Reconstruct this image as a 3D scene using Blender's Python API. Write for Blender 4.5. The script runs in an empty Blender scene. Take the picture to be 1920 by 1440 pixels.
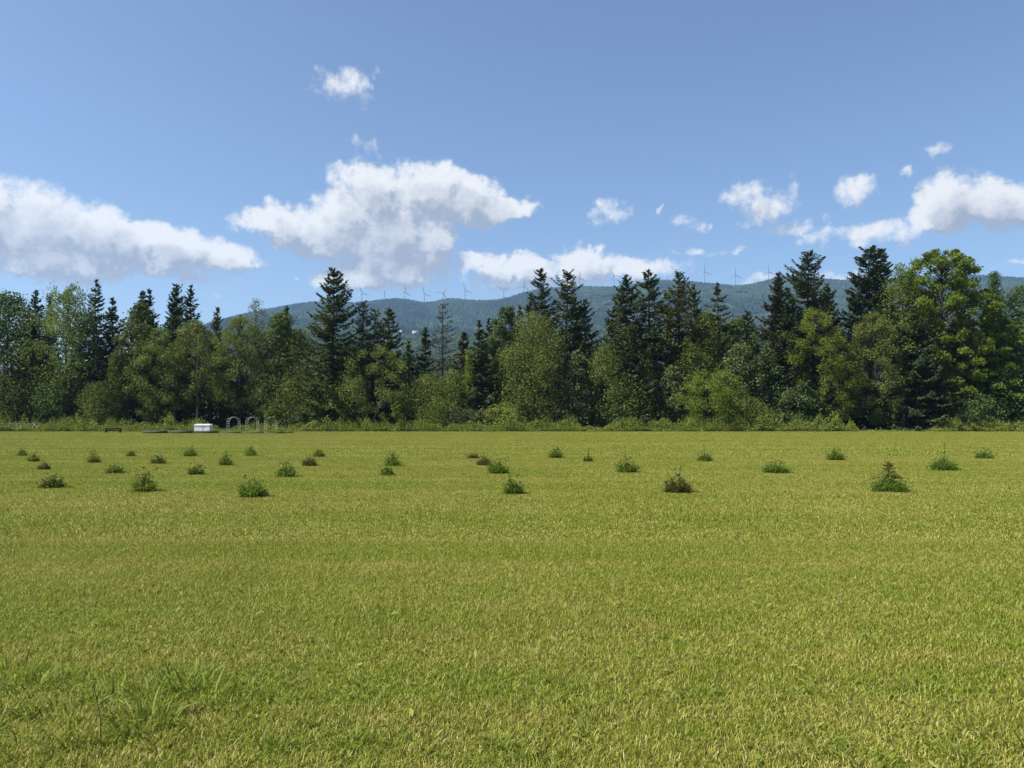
import bpy, math, random
import numpy as np

# ------------------------------------------------------------------ camera, world, sun, exposure
SC = bpy.context.scene
COL = SC.collection
W0, H0, FPX, HOR, EYE = 1920.0, 1440.0, 1450.0, 789.0, 1.7
PITCH = math.atan((HOR - H0 / 2) / FPX)
CP, SP = math.cos(PITCH), math.sin(PITCH)

def ray(px, py):
    a, b = (px - W0 / 2) / FPX, (H0 / 2 - py) / FPX
    return a, CP - b * SP, SP + b * CP
def at(px, py, D):
    a, y, z = ray(px, py)
    s = D / y
    return a * s, D, EYE + z * s
def ground_at(px, py, z=0.0):
    a, y, zz = ray(px, py)
    s = (z - EYE) / zz
    return a * s, y * s, z

cam_d = bpy.data.cameras.new('camera'); cam = bpy.data.objects.new('camera', cam_d); COL.objects.link(cam)
cam_d.sensor_width = 36.0; cam_d.lens = 36.0 * FPX / W0
cam_d.clip_start = 0.05; cam_d.clip_end = 60000
cam.location = (0, 0, EYE); cam.rotation_euler = (math.pi / 2 + PITCH, 0, 0)
SC.camera = cam

SUN_AZ, SUN_EL = math.radians(-108), math.radians(53)     # azimuth from +Y towards +X
SKY_STRENGTH, SUN_STRENGTH, EXPOSURE = 0.080, 5.0, 0.95
sd = bpy.data.lights.new('sun', 'SUN'); sun = bpy.data.objects.new('sun', sd); COL.objects.link(sun)
sd.energy = SUN_STRENGTH; sd.angle = math.radians(0.53); sd.color = (1.0, 0.945, 0.86)
sun.rotation_euler = (math.pi / 2 - SUN_EL, 0, math.pi - SUN_AZ)
sun.location = (-60, 10, 90)
SC.view_settings.view_transform = 'Standard'; SC.view_settings.look = 'None'
SC.view_settings.exposure = EXPOSURE; SC.view_settings.gamma = 1.0
SC.view_settings.use_curve_mapping = False
cy = SC.cycles
cy.use_denoising = True
cy.max_bounces = 6; cy.diffuse_bounces = 3; cy.glossy_bounces = 2; cy.transmission_bounces = 4
cy.volume_bounces = 1; cy.transparent_max_bounces = 8
cy.sample_clamp_indirect = 6.0

def N(t, typ, **kw):
    n = t.nodes.new(typ)
    for k, v in kw.items():
        setattr(n, k, v)
    return n
def mth(t, op, a, b=None, c=None, clamp=False):
    n = t.nodes.new('ShaderNodeMath'); n.operation = op; n.use_clamp = clamp
    for i, v in enumerate((a, b, c)):
        if v is None: continue
        if isinstance(v, (int, float)): n.inputs[i].default_value = v
        else: t.links.new(v, n.inputs[i])
    return n.outputs[0]
def vmth(t, op, a, b=None, c=None):
    n = t.nodes.new('ShaderNodeVectorMath'); n.operation = op
    for i, v in enumerate((a, b, c)):
        if v is None: continue
        if isinstance(v, (tuple, list)): n.inputs[i].default_value = v
        else: t.links.new(v, n.inputs[i])
    return n.outputs['Value'] if op in ('DOT_PRODUCT', 'LENGTH') else n.outputs[0]
def maprange(t, v, a, b, c=0.0, d=1.0, smooth=True):
    n = t.nodes.new('ShaderNodeMapRange'); n.clamp = True
    n.interpolation_type = 'SMOOTHSTEP' if smooth else 'LINEAR'
    t.links.new(v, n.inputs['Value'])
    n.inputs['From Min'].default_value = a; n.inputs['From Max'].default_value = b
    n.inputs['To Min'].default_value = c; n.inputs['To Max'].default_value = d
    return n.outputs['Result']
def mixc(t, f, a, b):
    n = t.nodes.new('ShaderNodeMix'); n.data_type = 'RGBA'
    for s, v in ((n.inputs['Factor'], f), (n.inputs[6], a), (n.inputs[7], b)):
        if isinstance(v, (int, float)): s.default_value = v
        elif isinstance(v, tuple): s.default_value = v if len(v) == 4 else v + (1.0,)
        else: t.links.new(v, s)
    return n.outputs[2]
def noise(t, vec, scale, detail=4, rough=0.55, dims='3D', dist=0.0):
    n = t.nodes.new('ShaderNodeTexNoise'); n.noise_dimensions = dims
    n.inputs['Scale'].default_value = scale; n.inputs['Detail'].default_value = detail
    n.inputs['Roughness'].default_value = rough; n.inputs['Distortion'].default_value = dist
    if vec is not None: t.links.new(vec, n.inputs['Vector'])
    return n

# sky with fair-weather clouds; each cloud is a cluster of soft puffs at a bearing and elevation
PUFFS = [
 (-190,430,150,85,1),(-40,415,140,80,1),(60,428,120,72,1),(140,440,110,60,1),(230,462,110,46,1),(320,470,105,42,1),(405,480,72,26,1),
 (90,480,210,42,1),(260,502,150,22,.9),(120,505,160,20,.7),
 (690,365,72,46,1),(790,365,90,46,1),(880,372,80,44,1),(945,390,48,24,1),(640,400,56,40,.9),(530,422,74,36,1),(620,440,90,46,1),
 (720,440,110,60,1),(785,450,62,46,1),(735,500,105,46,.9),(690,525,90,24,.8),
 (900,490,44,22,.8),(965,505,76,27,.8),(1080,474,58,22,.9),(1100,500,96,27,.9),(1190,502,86,20,.8),(1250,502,52,15,.7),(1000,530,120,20,.7),
 (640,165,50,38,.46),(668,192,28,26,.40),(697,130,12,14,.36),(682,288,30,24,.34),
 (1380,362,44,22,.62),(1425,385,52,36,.68),(1482,420,50,17,.6),(1462,362,30,15,.45),(1540,440,44,20,.62),(1605,357,36,23,.72),(1640,428,60,20,.66),
 (1800,366,76,48,1),(1870,382,82,44,1),(1780,408,100,32,1),(1900,408,90,26,1),(1975,390,95,50,1),
 (1762,270,42,15,.42),(1690,322,26,10,.36),(1140,398,40,20,.58),(1102,408,20,12,.5),(1288,416,26,14,.58),(1322,415,11,8,.42),
 (1237,402,10,7,.5),(1560,400,20,13,.34),(1592,515,70,13,.62),(1450,527,64,10,.5),(1740,440,120,12,.4),
 (75,530,30,9,.4),(398,547,16,6,.4),(543,522,13,5,.45),(1885,500,60,8,.4),(1320,470,90,10,.3)]

def cloud_group():
    g = bpy.data.node_groups.new('cloud_density', 'ShaderNodeTree')
    g.interface.new_socket('P', in_out='INPUT', socket_type='NodeSocketVector')
    g.interface.new_socket('D', in_out='OUTPUT', socket_type='NodeSocketFloat')
    gi, go = g.nodes.new('NodeGroupInput'), g.nodes.new('NodeGroupOutput')
    P = gi.outputs[0]
    w1 = noise(g, P, 9, 5, .62, '2D')
    off = vmth(g, 'MULTIPLY_ADD', w1.outputs['Color'], (.075, .045, 0), (-.0375, -.0225, 0))
    w2 = noise(g, P, 42, 5, .62, '2D')
    off2 = vmth(g, 'MULTIPLY_ADD', w2.outputs['Color'], (.026, .020, 0), (-.013, -.010, 0))
    Q = vmth(g, 'ADD', P, vmth(g, 'ADD', off, off2))
    acc = None
    for (cx, cyy, rx, ry, w) in PUFFS:
        a, y, z = ray(cx, cyy)
        az, el = math.atan2(a, y), math.atan2(z, math.hypot(a, y))
        k = math.cos(az) ** 2
        rx2, ry2 = 1.18 * rx / FPX * k, 1.18 * ry / FPX * math.cos(az)
        q = vmth(g, 'MULTIPLY_ADD', Q, (1 / rx2, 1 / ry2, 0), (-az / rx2, -el / ry2, 0))
        w = w if w >= .8 else w * .58
        f = mth(g, 'MULTIPLY_ADD', vmth(g, 'DOT_PRODUCT', q, q), -max(w, .45), w)
        acc = f if acc is None else mth(g, 'MAXIMUM', acc, f)
    # elsewhere round the horizon: the same kind of scattered cumulus
    sep = N(g, 'ShaderNodeSeparateXYZ'); g.links.new(P, sep.inputs[0])
    far = maprange(g, mth(g, 'ABSOLUTE', sep.outputs[0]), .66, .85)
    lo = maprange(g, sep.outputs[1], .02, .12)
    hi = maprange(g, sep.outputs[1], .75, .40)
    big = noise(g, vmth(g, 'MULTIPLY', Q, (1, 2.2, 1)), 3.1, 2, .5, '2D')
    gen = mth(g, 'MULTIPLY_ADD', mth(g, 'MULTIPLY', mth(g, 'MULTIPLY', big.outputs['Fac'], lo), hi), 5.0, -2.9)
    gen = mth(g, 'MULTIPLY_ADD', mth(g, 'SUBTRACT', 1.0, far), -4.0, gen)
    acc = mth(g, 'MAXIMUM', mth(g, 'MAXIMUM', acc, gen), -1.5)
    det = noise(g, P, 30, 9, .66, '2D')
    D = mth(g, 'MULTIPLY_ADD', mth(g, 'SUBTRACT', det.outputs['Fac'], .5), 1.6, acc)
    g.links.new(D, go.inputs[0])
    return g

world = bpy.data.worlds.new('World'); SC.world = world; world.use_nodes = True
t = world.node_tree; t.nodes.clear()
sky = N(t, 'ShaderNodeTexSky', sky_type='NISHITA')
sky.sun_disc = False; sky.sun_elevation = SUN_EL; sky.sun_rotation = SUN_AZ
sky.altitude = 300; sky.air_density = 1.0; sky.dust_density = 1.3; sky.ozone_density = 3.0
tc = N(t, 'ShaderNodeTexCoord'); sx = N(t, 'ShaderNodeSeparateXYZ'); t.links.new(tc.outputs['Generated'], sx.inputs[0])
az = mth(t, 'ARCTAN2', sx.outputs[0], sx.outputs[1]); el = mth(t, 'ARCSINE', sx.outputs[2])
cb = N(t, 'ShaderNodeCombineXYZ'); t.links.new(az, cb.inputs[0]); t.links.new(el, cb.inputs[1])
CG = cloud_group()
d0 = N(t, 'ShaderNodeGroup'); d0.node_tree = CG; t.links.new(cb.outputs[0], d0.inputs[0])
sh = vmth(t, 'ADD', cb.outputs[0], (-.014, .025, 0))
d1 = N(t, 'ShaderNodeGroup'); d1.node_tree = CG; t.links.new(sh, d1.inputs[0])
alpha = maprange(t, d0.outputs[0], -.10, .62)
diff = mth(t, 'SUBTRACT', d0.outputs[0], d1.outputs[0])
lit = maprange(t, diff, -.36, .26)
thick = maprange(t, d1.outputs[0], -.2, 1.0, 1.0, .50)
lum = mth(t, 'MULTIPLY_ADD', lit, .58, .42); lum = mth(t, 'MULTIPLY', lum, thick)
ccol = mixc(t, lum, (1.5, 1.85, 2.45), (6.4, 6.35, 6.2))  # sunlit tops and grey undersides painted into the cloud colour
col = mixc(t, mth(t, 'MULTIPLY', alpha, .96), sky.outputs[0], ccol)
bg = N(t, 'ShaderNodeBackground'); bg.inputs['Strength'].default_value = SKY_STRENGTH
t.links.new(col, bg.inputs['Color'])
wo = N(t, 'ShaderNodeOutputWorld'); t.links.new(bg.outputs[0], wo.inputs['Surface'])
world.cycles.sampling_method = 'MANUAL'; world.cycles.sample_map_resolution = 512

# ------------------------------------------------------------------ materials
MAT = {}
def newmat(name):
    m = bpy.data.materials.new(name); m.use_nodes = True; MAT[name] = m
    t = m.node_tree; t.nodes.clear()
    return m, t, N(t, 'ShaderNodeOutputMaterial')
def pbsdf(t, col, rough=.6, spec=.3):
    b = N(t, 'ShaderNodeBsdfPrincipled')
    b.inputs['Roughness'].default_value = rough; b.inputs['Specular IOR Level'].default_value = spec
    if isinstance(col, tuple): b.inputs['Base Color'].default_value = col + (1.0,)
    else: t.links.new(col, b.inputs['Base Color'])
    return b
def ramp(t, fac, stops):
    r = N(t, 'ShaderNodeValToRGB'); e = r.color_ramp.elements
    while len(e) < len(stops): e.new(.5)
    for i, (p, c) in enumerate(stops): e[i].position = p; e[i].color = c + (1.0,)
    t.links.new(fac, r.inputs[0]); return r.outputs[0]
def leafmat(name, dark, mid, light, trans=.3, rough=.65, spec=.14, var=.10, patch=.35):
    m, t, out = newmat(name)
    at_ = N(t, 'ShaderNodeAttribute'); at_.attribute_name = 'rnd'
    oi = N(t, 'ShaderNodeObjectInfo'); ge = N(t, 'ShaderNodeNewGeometry')
    nz = noise(t, ge.outputs['Position'], patch, 2, .5)
    f = mth(t, 'ADD', mth(t, 'MULTIPLY', at_.outputs['Fac'], .62), mth(t, 'MULTIPLY', nz.outputs['Fac'], .40))
    c = ramp(t, f, [(.12, dark), (.5, mid), (.95, light)])
    hs = N(t, 'ShaderNodeHueSaturation'); t.links.new(c, hs.inputs['Color'])
    t.links.new(mth(t, 'MULTIPLY_ADD', oi.outputs['Random'], .025, .4875), hs.inputs['Hue'])
    t.links.new(mth(t, 'MULTIPLY_ADD', oi.outputs['Random'], 2 * var, 1 - var), hs.inputs['Value'])
    b = pbsdf(t, hs.outputs[0], rough, spec)
    if trans > 0:
        tr = N(t, 'ShaderNodeBsdfTranslucent')
        t.links.new(mixc(t, .35, hs.outputs[0], (.20, .22, .02)), tr.inputs['Color'])
        mx = N(t, 'ShaderNodeMixShader'); mx.inputs[0].default_value = trans
        t.links.new(b.outputs[0], mx.inputs[1]); t.links.new(tr.outputs[0], mx.inputs[2])
        t.links.new(mx.outputs[0], out.inputs[0])
    else: t.links.new(b.outputs[0], out.inputs[0])
    return m
def plain(name, col, rough=.6, spec=.3, nscale=None, ncol=None, amt=1.0, metal=0.0):
    m, t, out = newmat(name)
    c = col
    if nscale:
        tcn = N(t, 'ShaderNodeTexCoord')
        nz = noise(t, tcn.outputs['Object'], nscale, 5, .6)
        c = mixc(t, maprange(t, nz.outputs['Fac'], .35, .65, 0, amt), col, ncol)
    b = pbsdf(t, c, rough, spec); b.inputs['Metallic'].default_value = metal
    t.links.new(b.outputs[0], out.inputs[0]); return m

leafmat('birch_leaf', (0.051, 0.085, 0.016), (0.111, 0.158, 0.031), (0.193, 0.242, 0.055), .32)
leafmat('olive_leaf', (0.058, 0.082, 0.017), (0.119, 0.152, 0.032), (0.194, 0.231, 0.058), .30)
leafmat('bright_leaf', (0.066, 0.102, 0.012), (0.132, 0.180, 0.022), (0.222, 0.258, 0.042), .36)
leafmat('maple_leaf', (0.045, 0.090, 0.011), (0.101, 0.168, 0.018), (0.190, 0.263, 0.038), .34, patch=.5)
leafmat('dark_leaf', (0.026, 0.053, 0.014), (0.061, 0.102, 0.024), (0.129, 0.177, 0.055), .26)
leafmat('grey_leaf', (0.044, 0.068, 0.021), (0.096, 0.127, 0.042), (0.182, 0.215, 0.085), .26)
leafmat('teal_leaf', (0.026, 0.055, 0.017), (0.058, 0.101, 0.029), (0.114, 0.166, 0.054), .26)
leafmat('pale_leaf', (.110, .130, .075), (.170, .190, .120), (.240, .260, .170), .3)
leafmat('spruce_needle', (0.026, 0.040, 0.011), (0.058, 0.084, 0.022), (0.129, 0.156, 0.043), .12, .75, .10)
leafmat('blue_needle', (0.021, 0.040, 0.017), (0.046, 0.076, 0.030), (0.095, 0.133, 0.055), .10, .75, .10)
leafmat('olive_needle', (0.040, 0.047, 0.013), (0.081, 0.092, 0.024), (0.145, 0.156, 0.042), .14, .6, .2)
leafmat('brown_needle', (.028, .024, .014), (.058, .050, .030), (.100, .088, .056), .08, .7, .15)
leafmat('weed_leaf', (.095, .140, .020), (.185, .240, .040), (.300, .340, .090), .38, patch=.8)
leafmat('wood_leaf', (.012, .022, .007), (.026, .042, .012), (.055, .075, .024), .18)
leafmat('dead_twig', (.050, .038, .030), (.095, .075, .060), (.150, .125, .100), .0, .8, .1)
leafmat('tuft_blade', (0.065, 0.115, 0.011), (0.141, 0.216, 0.025), (0.271, 0.328, 0.073), .36, patch=3)
leafmat('tuft_brown', (0.050, 0.050, 0.013), (0.105, 0.105, 0.029), (0.209, 0.182, 0.072), .25, patch=3)
leafmat('seedling_needle', (.032, .058, .008), (.075, .120, .018), (.150, .195, .045), .2)
leafmat('seedling_tip', (.120, .130, .030), (.190, .190, .050), (.280, .260, .090), .25)
plain('bark', (.075, .062, .050), .9, .1, 6, (.035, .028, .022))
plain('pale_bark', (.30, .27, .22), .8, .15, 5, (.10, .085, .07))
plain('stem_brown', (.11, .085, .05), .8, .1)
plain('dark_stem', (.045, .040, .022), .8, .1)
plain('white_cover', (.78, .78, .77), .55, .3, 1.6, (.70, .71, .71))
plain('white_paint', (.38, .42, .38), .5, .3, 5, (.28, .32, .27), .6)
plain('green_board', (.032, .046, .030), .75, .2, 3, (.050, .055, .036))
plain('old_board', (.075, .068, .052), .85, .15, 4, (.045, .042, .032))
plain('soil', (.055, .040, .026), .95, .05, 8, (.030, .022, .015))
plain('turbine_white', (.20, .21, .22), .4, .4)
plain('far_wall', (.36, .37, .38), .6, .3)
plain('far_roof', (.20, .21, .22), .6, .3)
plain('far_window', (.03, .035, .04), .2, .5)
plain('white_flower', (.62, .62, .54), .7, .1)

# ground: soil and thatch under the grass of the field, leaf litter under the trees
m, t, out = newmat('ground_soil')
ge = N(t, 'ShaderNodeNewGeometry'); sp = N(t, 'ShaderNodeSeparateXYZ'); t.links.new(ge.outputs['Position'], sp.inputs[0])
n1 = noise(t, ge.outputs['Position'], .35, 4, .6); n2 = noise(t, ge.outputs['Position'], 14, 5, .7)
base = mixc(t, maprange(t, n1.outputs['Fac'], .35, .65), (.070, .088, .016), (.105, .098, .026))
base = mixc(t, maprange(t, n2.outputs['Fac'], .42, .62), (.050, .045, .018), base)
litter = mixc(t, n2.outputs['Fac'], (.030, .028, .014), (.055, .048, .026))
far = mixc(t, n1.outputs['Fac'], (.030, .050, .018), (.055, .080, .025))
c = mixc(t, maprange(t, sp.outputs[1], 124.0, 127.0), base, litter)
c = mixc(t, maprange(t, sp.outputs[1], 300, 600), c, far)
b = pbsdf(t, c, .95, .05)
bp = N(t, 'ShaderNodeBump'); bp.inputs['Strength'].default_value = .5; bp.inputs['Distance'].default_value = .03
t.links.new(n2.outputs['Fac'], bp.inputs['Height']); t.links.new(bp.outputs[0], b.inputs['Normal'])
t.links.new(b.outputs[0], out.inputs[0])

# grass blades: colour follows the ground (dry and lush patches, mower passes) plus blade to blade variation
m, t, out = newmat('grass_blade')
ge = N(t, 'ShaderNodeNewGeometry'); P = ge.outputs['Position']
at_ = N(t, 'ShaderNodeAttribute'); at_.attribute_name = 'rnd'
big = noise(t, P, .22, 4, .6); med = noise(t, P, 1.1, 4, .65)
pas = noise(t, vmth(t, 'MULTIPLY', P, (.035, .42, 0)), 1.0, 3, .55)
pas2 = noise(t, vmth(t, 'MULTIPLY', P, (.05, 1.7, 0)), 1.0, 2, .5)
dry = mth(t, 'ADD', mth(t, 'MULTIPLY', big.outputs['Fac'], .36), mth(t, 'MULTIPLY', med.outputs['Fac'], .30))
dry = mth(t, 'ADD', dry, mth(t, 'MULTIPLY_ADD', pas.outputs['Fac'], .48, -.09)); dry = mth(t, 'ADD', dry, mth(t, 'MULTIPLY', pas2.outputs['Fac'], .14))
fin = noise(t, P, 4.5, 3, .6)
dry = mth(t, 'ADD', dry, mth(t, 'MULTIPLY_ADD', fin.outputs['Fac'], .34, -.05))
dry = maprange(t, dry, .552, .85)
lush = ramp(t, at_.outputs['Fac'], [(.0, (.080, .120, .004)), (.5, (.162, .220, .013)), (.82, (.285, .325, .042)), (1, (.46, .43, .17))])
tan = ramp(t, at_.outputs['Fac'], [(.0, (.130, .138, .016)), (.45, (.255, .255, .034)), (.75, (.385, .345, .080)), (1, (.56, .49, .21))])
c = mixc(t, dry, lush, tan)
b = pbsdf(t, c, .6, .15); tr = N(t, 'ShaderNodeBsdfTranslucent'); t.links.new(c, tr.inputs['Color'])
mx = N(t, 'ShaderNodeMixShader'); mx.inputs[0].default_value = .32
t.links.new(b.outputs[0], mx.inputs[1]); t.links.new(tr.outputs[0], mx.inputs[2]); t.links.new(mx.outputs[0], out.inputs[0])

m, t, out = newmat('hill_ground')
ge = N(t, 'ShaderNodeNewGeometry')
n1 = noise(t, ge.outputs['Position'], .004, 5, .6); n2 = noise(t, ge.outputs['Position'], .06, 4, .7)
c = mixc(t, maprange(t, n1.outputs['Fac'], .4, .6), (.022, .042, .016), (.045, .072, .022))
c = mixc(t, maprange(t, n2.outputs['Fac'], .4, .6), (.015, .028, .012), c)
t.links.new(pbsdf(t, c, .95, .05).outputs[0], out.inputs[0])
m, t, out = newmat('hill_forest')
ge = N(t, 'ShaderNodeNewGeometry'); n1 = noise(t, ge.outputs['Position'], .0035, 5, .65)
n2 = noise(t, ge.outputs['Position'], .05, 2, .5)
f = mth(t, 'ADD', mth(t, 'MULTIPLY', n1.outputs['Fac'], .6), mth(t, 'MULTIPLY', n2.outputs['Fac'], .4))
c = ramp(t, f, [(.36, (.012, .022, .012)), (.5, (.028, .044, .018)), (.64, (.052, .074, .026))])
t.links.new(pbsdf(t, c, .9, .1).outputs[0], out.inputs[0])

# ------------------------------------------------------------------ mesh helpers
def mesh_np(name, verts, faces, rnd=None, mat=None, smooth=False):
    """faces: (n,k) array, or a list of such arrays."""
    me = bpy.data.meshes.new(name)
    fl = faces if isinstance(faces, list) else [faces]
    fl = [np.asarray(f, np.int32) for f in fl if len(f)]
    verts = np.asarray(verts, np.float32)
    me.vertices.add(len(verts)); me.vertices.foreach_set('co', verts.ravel())
    loops = np.concatenate([f.ravel() for f in fl]); cnt = np.concatenate([np.full(len(f), f.shape[1], np.int32) for f in fl])
    st = np.concatenate([[0], np.cumsum(cnt)[:-1]]).astype(np.int32)
    me.loops.add(len(loops)); me.loops.foreach_set('vertex_index', loops)
    me.polygons.add(len(cnt)); me.polygons.foreach_set('loop_start', st)
    if smooth: me.polygons.foreach_set('use_smooth', np.ones(len(cnt), bool))
    if rnd is not None:
        a = me.attributes.new('rnd', 'FLOAT', 'POINT'); a.data.foreach_set('value', np.asarray(rnd, np.float32))
    me.update(calc_edges=True)
    if mat: me.materials.append(MAT[mat])
    return me
def obj(name, me, parent=None, loc=None):
    o = bpy.data.objects.new(name, me); COL.objects.link(o)
    if parent: o.parent = parent
    if loc is not None: o.location = loc
    return o
def empty(name, loc, label, cat, group=None, rz=0.0):
    o = bpy.data.objects.new(name, None); COL.objects.link(o)
    o.location = loc; o.rotation_euler = (0, 0, rz); o.empty_display_size = .5
    tag(o, label, cat, group); return o
def tag(o, label=None, cat=None, group=None, kind=None):
    if label: o['label'] = label
    if cat: o['category'] = cat
    if group: o['group'] = group
    if kind: o['kind'] = kind
def unit(v):
    return v / np.maximum(np.linalg.norm(v, axis=-1, keepdims=True), 1e-9)
def leaves(c, ax, nrm, L, Wd, fold=.12):
    """rhombic leaves: centres c, long axis ax, rough normal nrm, lengths L, widths Wd -> verts (4n,3), quads."""
    ax = unit(ax); sd_ = unit(np.cross(ax, nrm)); up = np.cross(sd_, ax)
    L = L[:, None]; Wd = Wd[:, None]
    v = np.stack([c - ax * L * .5, c + sd_ * Wd * .5 + up * Wd * fold, c + ax * L * .5, c - sd_ * Wd * .5 + up * Wd * fold], 1)
    return v.reshape(-1, 3), np.arange(len(c) * 4).reshape(-1, 4)
class Tubes:
    def __init__(s): s.v, s.q, s.n = [], [], 0
    def add(s, pts, rad, sides=5):
        pts = np.asarray(pts, float); rad = np.asarray(rad, float); n = len(pts)
        d = unit(np.gradient(pts, axis=0)); ref = np.where(np.abs(d[:, 2:3]) > .9, [[1., 0, 0]], [[0, 0, 1.]])
        a = unit(np.cross(d, ref)); b = np.cross(d, a)
        th = np.arange(sides) * 2 * np.pi / sides
        ring = pts[:, None] + rad[:, None, None] * (np.cos(th)[None, :, None] * a[:, None] + np.sin(th)[None, :, None] * b[:, None])
        i = np.arange(n - 1)[:, None] * sides; j = np.arange(sides)[None]; k = (j + 1) % sides
        q = np.stack([i + j, i + k, i + sides + k, i + sides + j], -1).reshape(-1, 4) + s.n
        s.v.append(ring.reshape(-1, 3)); s.q.append(q); s.n += n * sides
    def box(s, lo, hi):
        x0, y0, z0 = lo; x1, y1, z1 = hi
        s.v.append(np.array([(x0,y0,z0),(x1,y0,z0),(x1,y1,z0),(x0,y1,z0),(x0,y0,z1),(x1,y0,z1),(x1,y1,z1),(x0,y1,z1)], float))
        s.q.append(np.array([(0,3,2,1),(4,5,6,7),(0,1,5,4),(1,2,6,5),(2,3,7,6),(3,0,4,7)]) + s.n); s.n += 8
    def mesh(s, name, mat=None, smooth=False):
        v = np.concatenate(s.v); return mesh_np(name, v, np.concatenate(s.q), np.random.default_rng(1).random(len(v)), mat, smooth)
def vnoise(x, y, seed=0):
    x = np.asarray(x, float); y = np.asarray(y, float)
    tab = np.random.default_rng(seed).random((256, 256))
    xi, yi = np.floor(x).astype(int), np.floor(y).astype(int); fx, fy = x - xi, y - yi
    fx = fx * fx * (3 - 2 * fx); fy = fy * fy * (3 - 2 * fy)
    g = lambda i, j: tab[(xi + i) % 256, (yi + j) % 256]
    return (g(0,0) * (1 - fx) + g(1,0) * fx) * (1 - fy) + (g(0,1) * (1 - fx) + g(1,1) * fx) * fy
def fbm(x, y, seed=0, octs=4):
    return sum(vnoise(x * 2 ** k, y * 2 ** k, seed + k) * .5 ** k for k in range(octs)) / sum(.5 ** k for k in range(octs))

# ------------------------------------------------------------------ ground, hills, far forest
R = 30000.0
gme = mesh_np('ground', [(-R, -2000, 0), (R, -2000, 0), (R, R, 0), (-R, R, 0)], np.array([(0, 1, 2, 3)]), None, 'ground_soil')
tag(obj('ground', gme), 'mown grass field running back to the tree line', 'field', kind='structure')

RIDGE = [(-700,760),(-200,720),(0,700),(200,668),(300,640),(380,612),(410,598),(470,583),(520,574),(565,566),(600,563),(650,566),(680,565),(700,562),(720,559.5),(745,557.5),
 (770,560),(790,566),(803,567.5),(815,563),(840,556.5),(870,560),(900,562),(930,561.5),(955,556),(975,549),(1000,542),(1030,538),(1080,534.5),(1110,535.5),(1160,537),
 (1180,533),(1210,527),(1240,523),(1280,525),(1320,528),(1370,533),(1400,534),(1430,527),(1460,518),(1480,516),(1500,517),(1560,522),(1600,524),(1680,522),(1780,514),
 (1850,514),(1890,517),(1920,519),(2100,530),(2600,600)]
RPX = np.array([r[0] for r in RIDGE], float); RPY = np.array([r[1] for r in RIDGE], float)
YR = 4500.0
TREE_H = 13.0
def hill_z(X, Y):
    a = X / Y; px = 960 + a * FPX
    py = np.interp(px, RPX, RPY)
    for d in (8, 16): py = .5 * py + .25 * (np.interp(px - d, RPX, RPY) + np.interp(px + d, RPX, RPY))
    b = (H0 / 2 - py) / FPX
    ang = (SP + b * CP) / (CP - b * SP)
    s = np.interp(Y, [500, 900, 1300, 2000, 2700, 3400, 4100, 4500, 4700, 5600, 7500], [0, .22, .46, .645, .735, .83, .94, 1, .985, .70, .2])
    win = np.clip((Y - 800) / 600, 0, 1) * np.clip((4400 - Y) / 900, 0, 1)
    rel = (fbm(X / 620, Y / 900, 5) - .5) * 190 + (fbm(X / 210, Y / 260, 9) - .5) * 50
    return Y * ang * s + rel * win - 4.0 - TREE_H * np.clip((Y - 1000) / 500, 0, 1)
aa = np.linspace(-.95, .95, 261); YY = np.concatenate([np.linspace(480, 4400, 90), np.linspace(4450, 7500, 26)])
A, Yg = np.meshgrid(aa, YY); Xg = A * Yg; Zg = hill_z(Xg, Yg)
idx = np.arange(A.size).reshape(A.shape)
q = np.stack([idx[:-1, :-1], idx[:-1, 1:], idx[1:, 1:], idx[1:, :-1]], -1).reshape(-1, 4)
hme = mesh_np('mountain', np.stack([Xg, Yg, Zg], -1).reshape(-1, 3), q, None, 'hill_ground', True)
tag(obj('mountain', hme), 'long forested mountain ridge carrying the wind turbines', 'mountain', kind='structure')

FARM = [(778, 622.5, 2150., 15, 7, 3.6, 'long white farm building low on the mountain slope'),
        (752, 620.5, 2180., 7, 5, 3.0, 'small white farmhouse beside the long farm building on the slope')]
rg = np.random.default_rng(4)
n = 150000
Yp = 1100 + (4640 - 1100) * rg.random(n) ** .8; Ap = rg.uniform(-.44, .72, n); Xp = Ap * Yp
pxp = 960 + Ap * FPX
keep = ~((pxp > 736) & (pxp < 806) & (Yp > 2000) & (Yp < 2230))
keep &= fbm(Xp / 90, Yp / 160, 31, 2) > .27
Xp, Yp = Xp[keep], Yp[keep]; Zp = hill_z(Xp, Yp)
pts = bpy.data.meshes.new('hillside_forest'); pts.vertices.add(len(Xp))
pts.vertices.foreach_set('co', np.stack([Xp, Yp, Zp], -1).astype(np.float32).ravel())
sc_ = rg.uniform(.65, 1.25, len(Xp)); pk = (fbm(Xp / 300, Yp / 300, 77) + rg.normal(0, .10, len(Xp)) > .52).astype(np.int32)
pts.attributes.new('sz', 'FLOAT', 'POINT').data.foreach_set('value', sc_.astype(np.float32))
pts.attributes.new('pick', 'INT', 'POINT').data.foreach_set('value', pk)
pts.materials.append(MAT['hill_forest'])
fo = obj('hillside_forest', pts); tag(fo, 'dense green forest covering the mountain slopes', 'forest', kind='stuff')
ng = bpy.data.node_groups.new('hillside_forest', 'GeometryNodeTree')
ng.interface.new_socket('Geometry', in_out='INPUT', socket_type='NodeSocketGeometry'); ng.interface.new_socket('Geometry', in_out='OUTPUT', socket_type='NodeSocketGeometry')
gi, go = ng.nodes.new('NodeGroupInput'), ng.nodes.new('NodeGroupOutput')
ico = ng.nodes.new('GeometryNodeMeshIcoSphere'); ico.inputs['Radius'].default_value = 1; ico.inputs['Subdivisions'].default_value = 2
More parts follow.
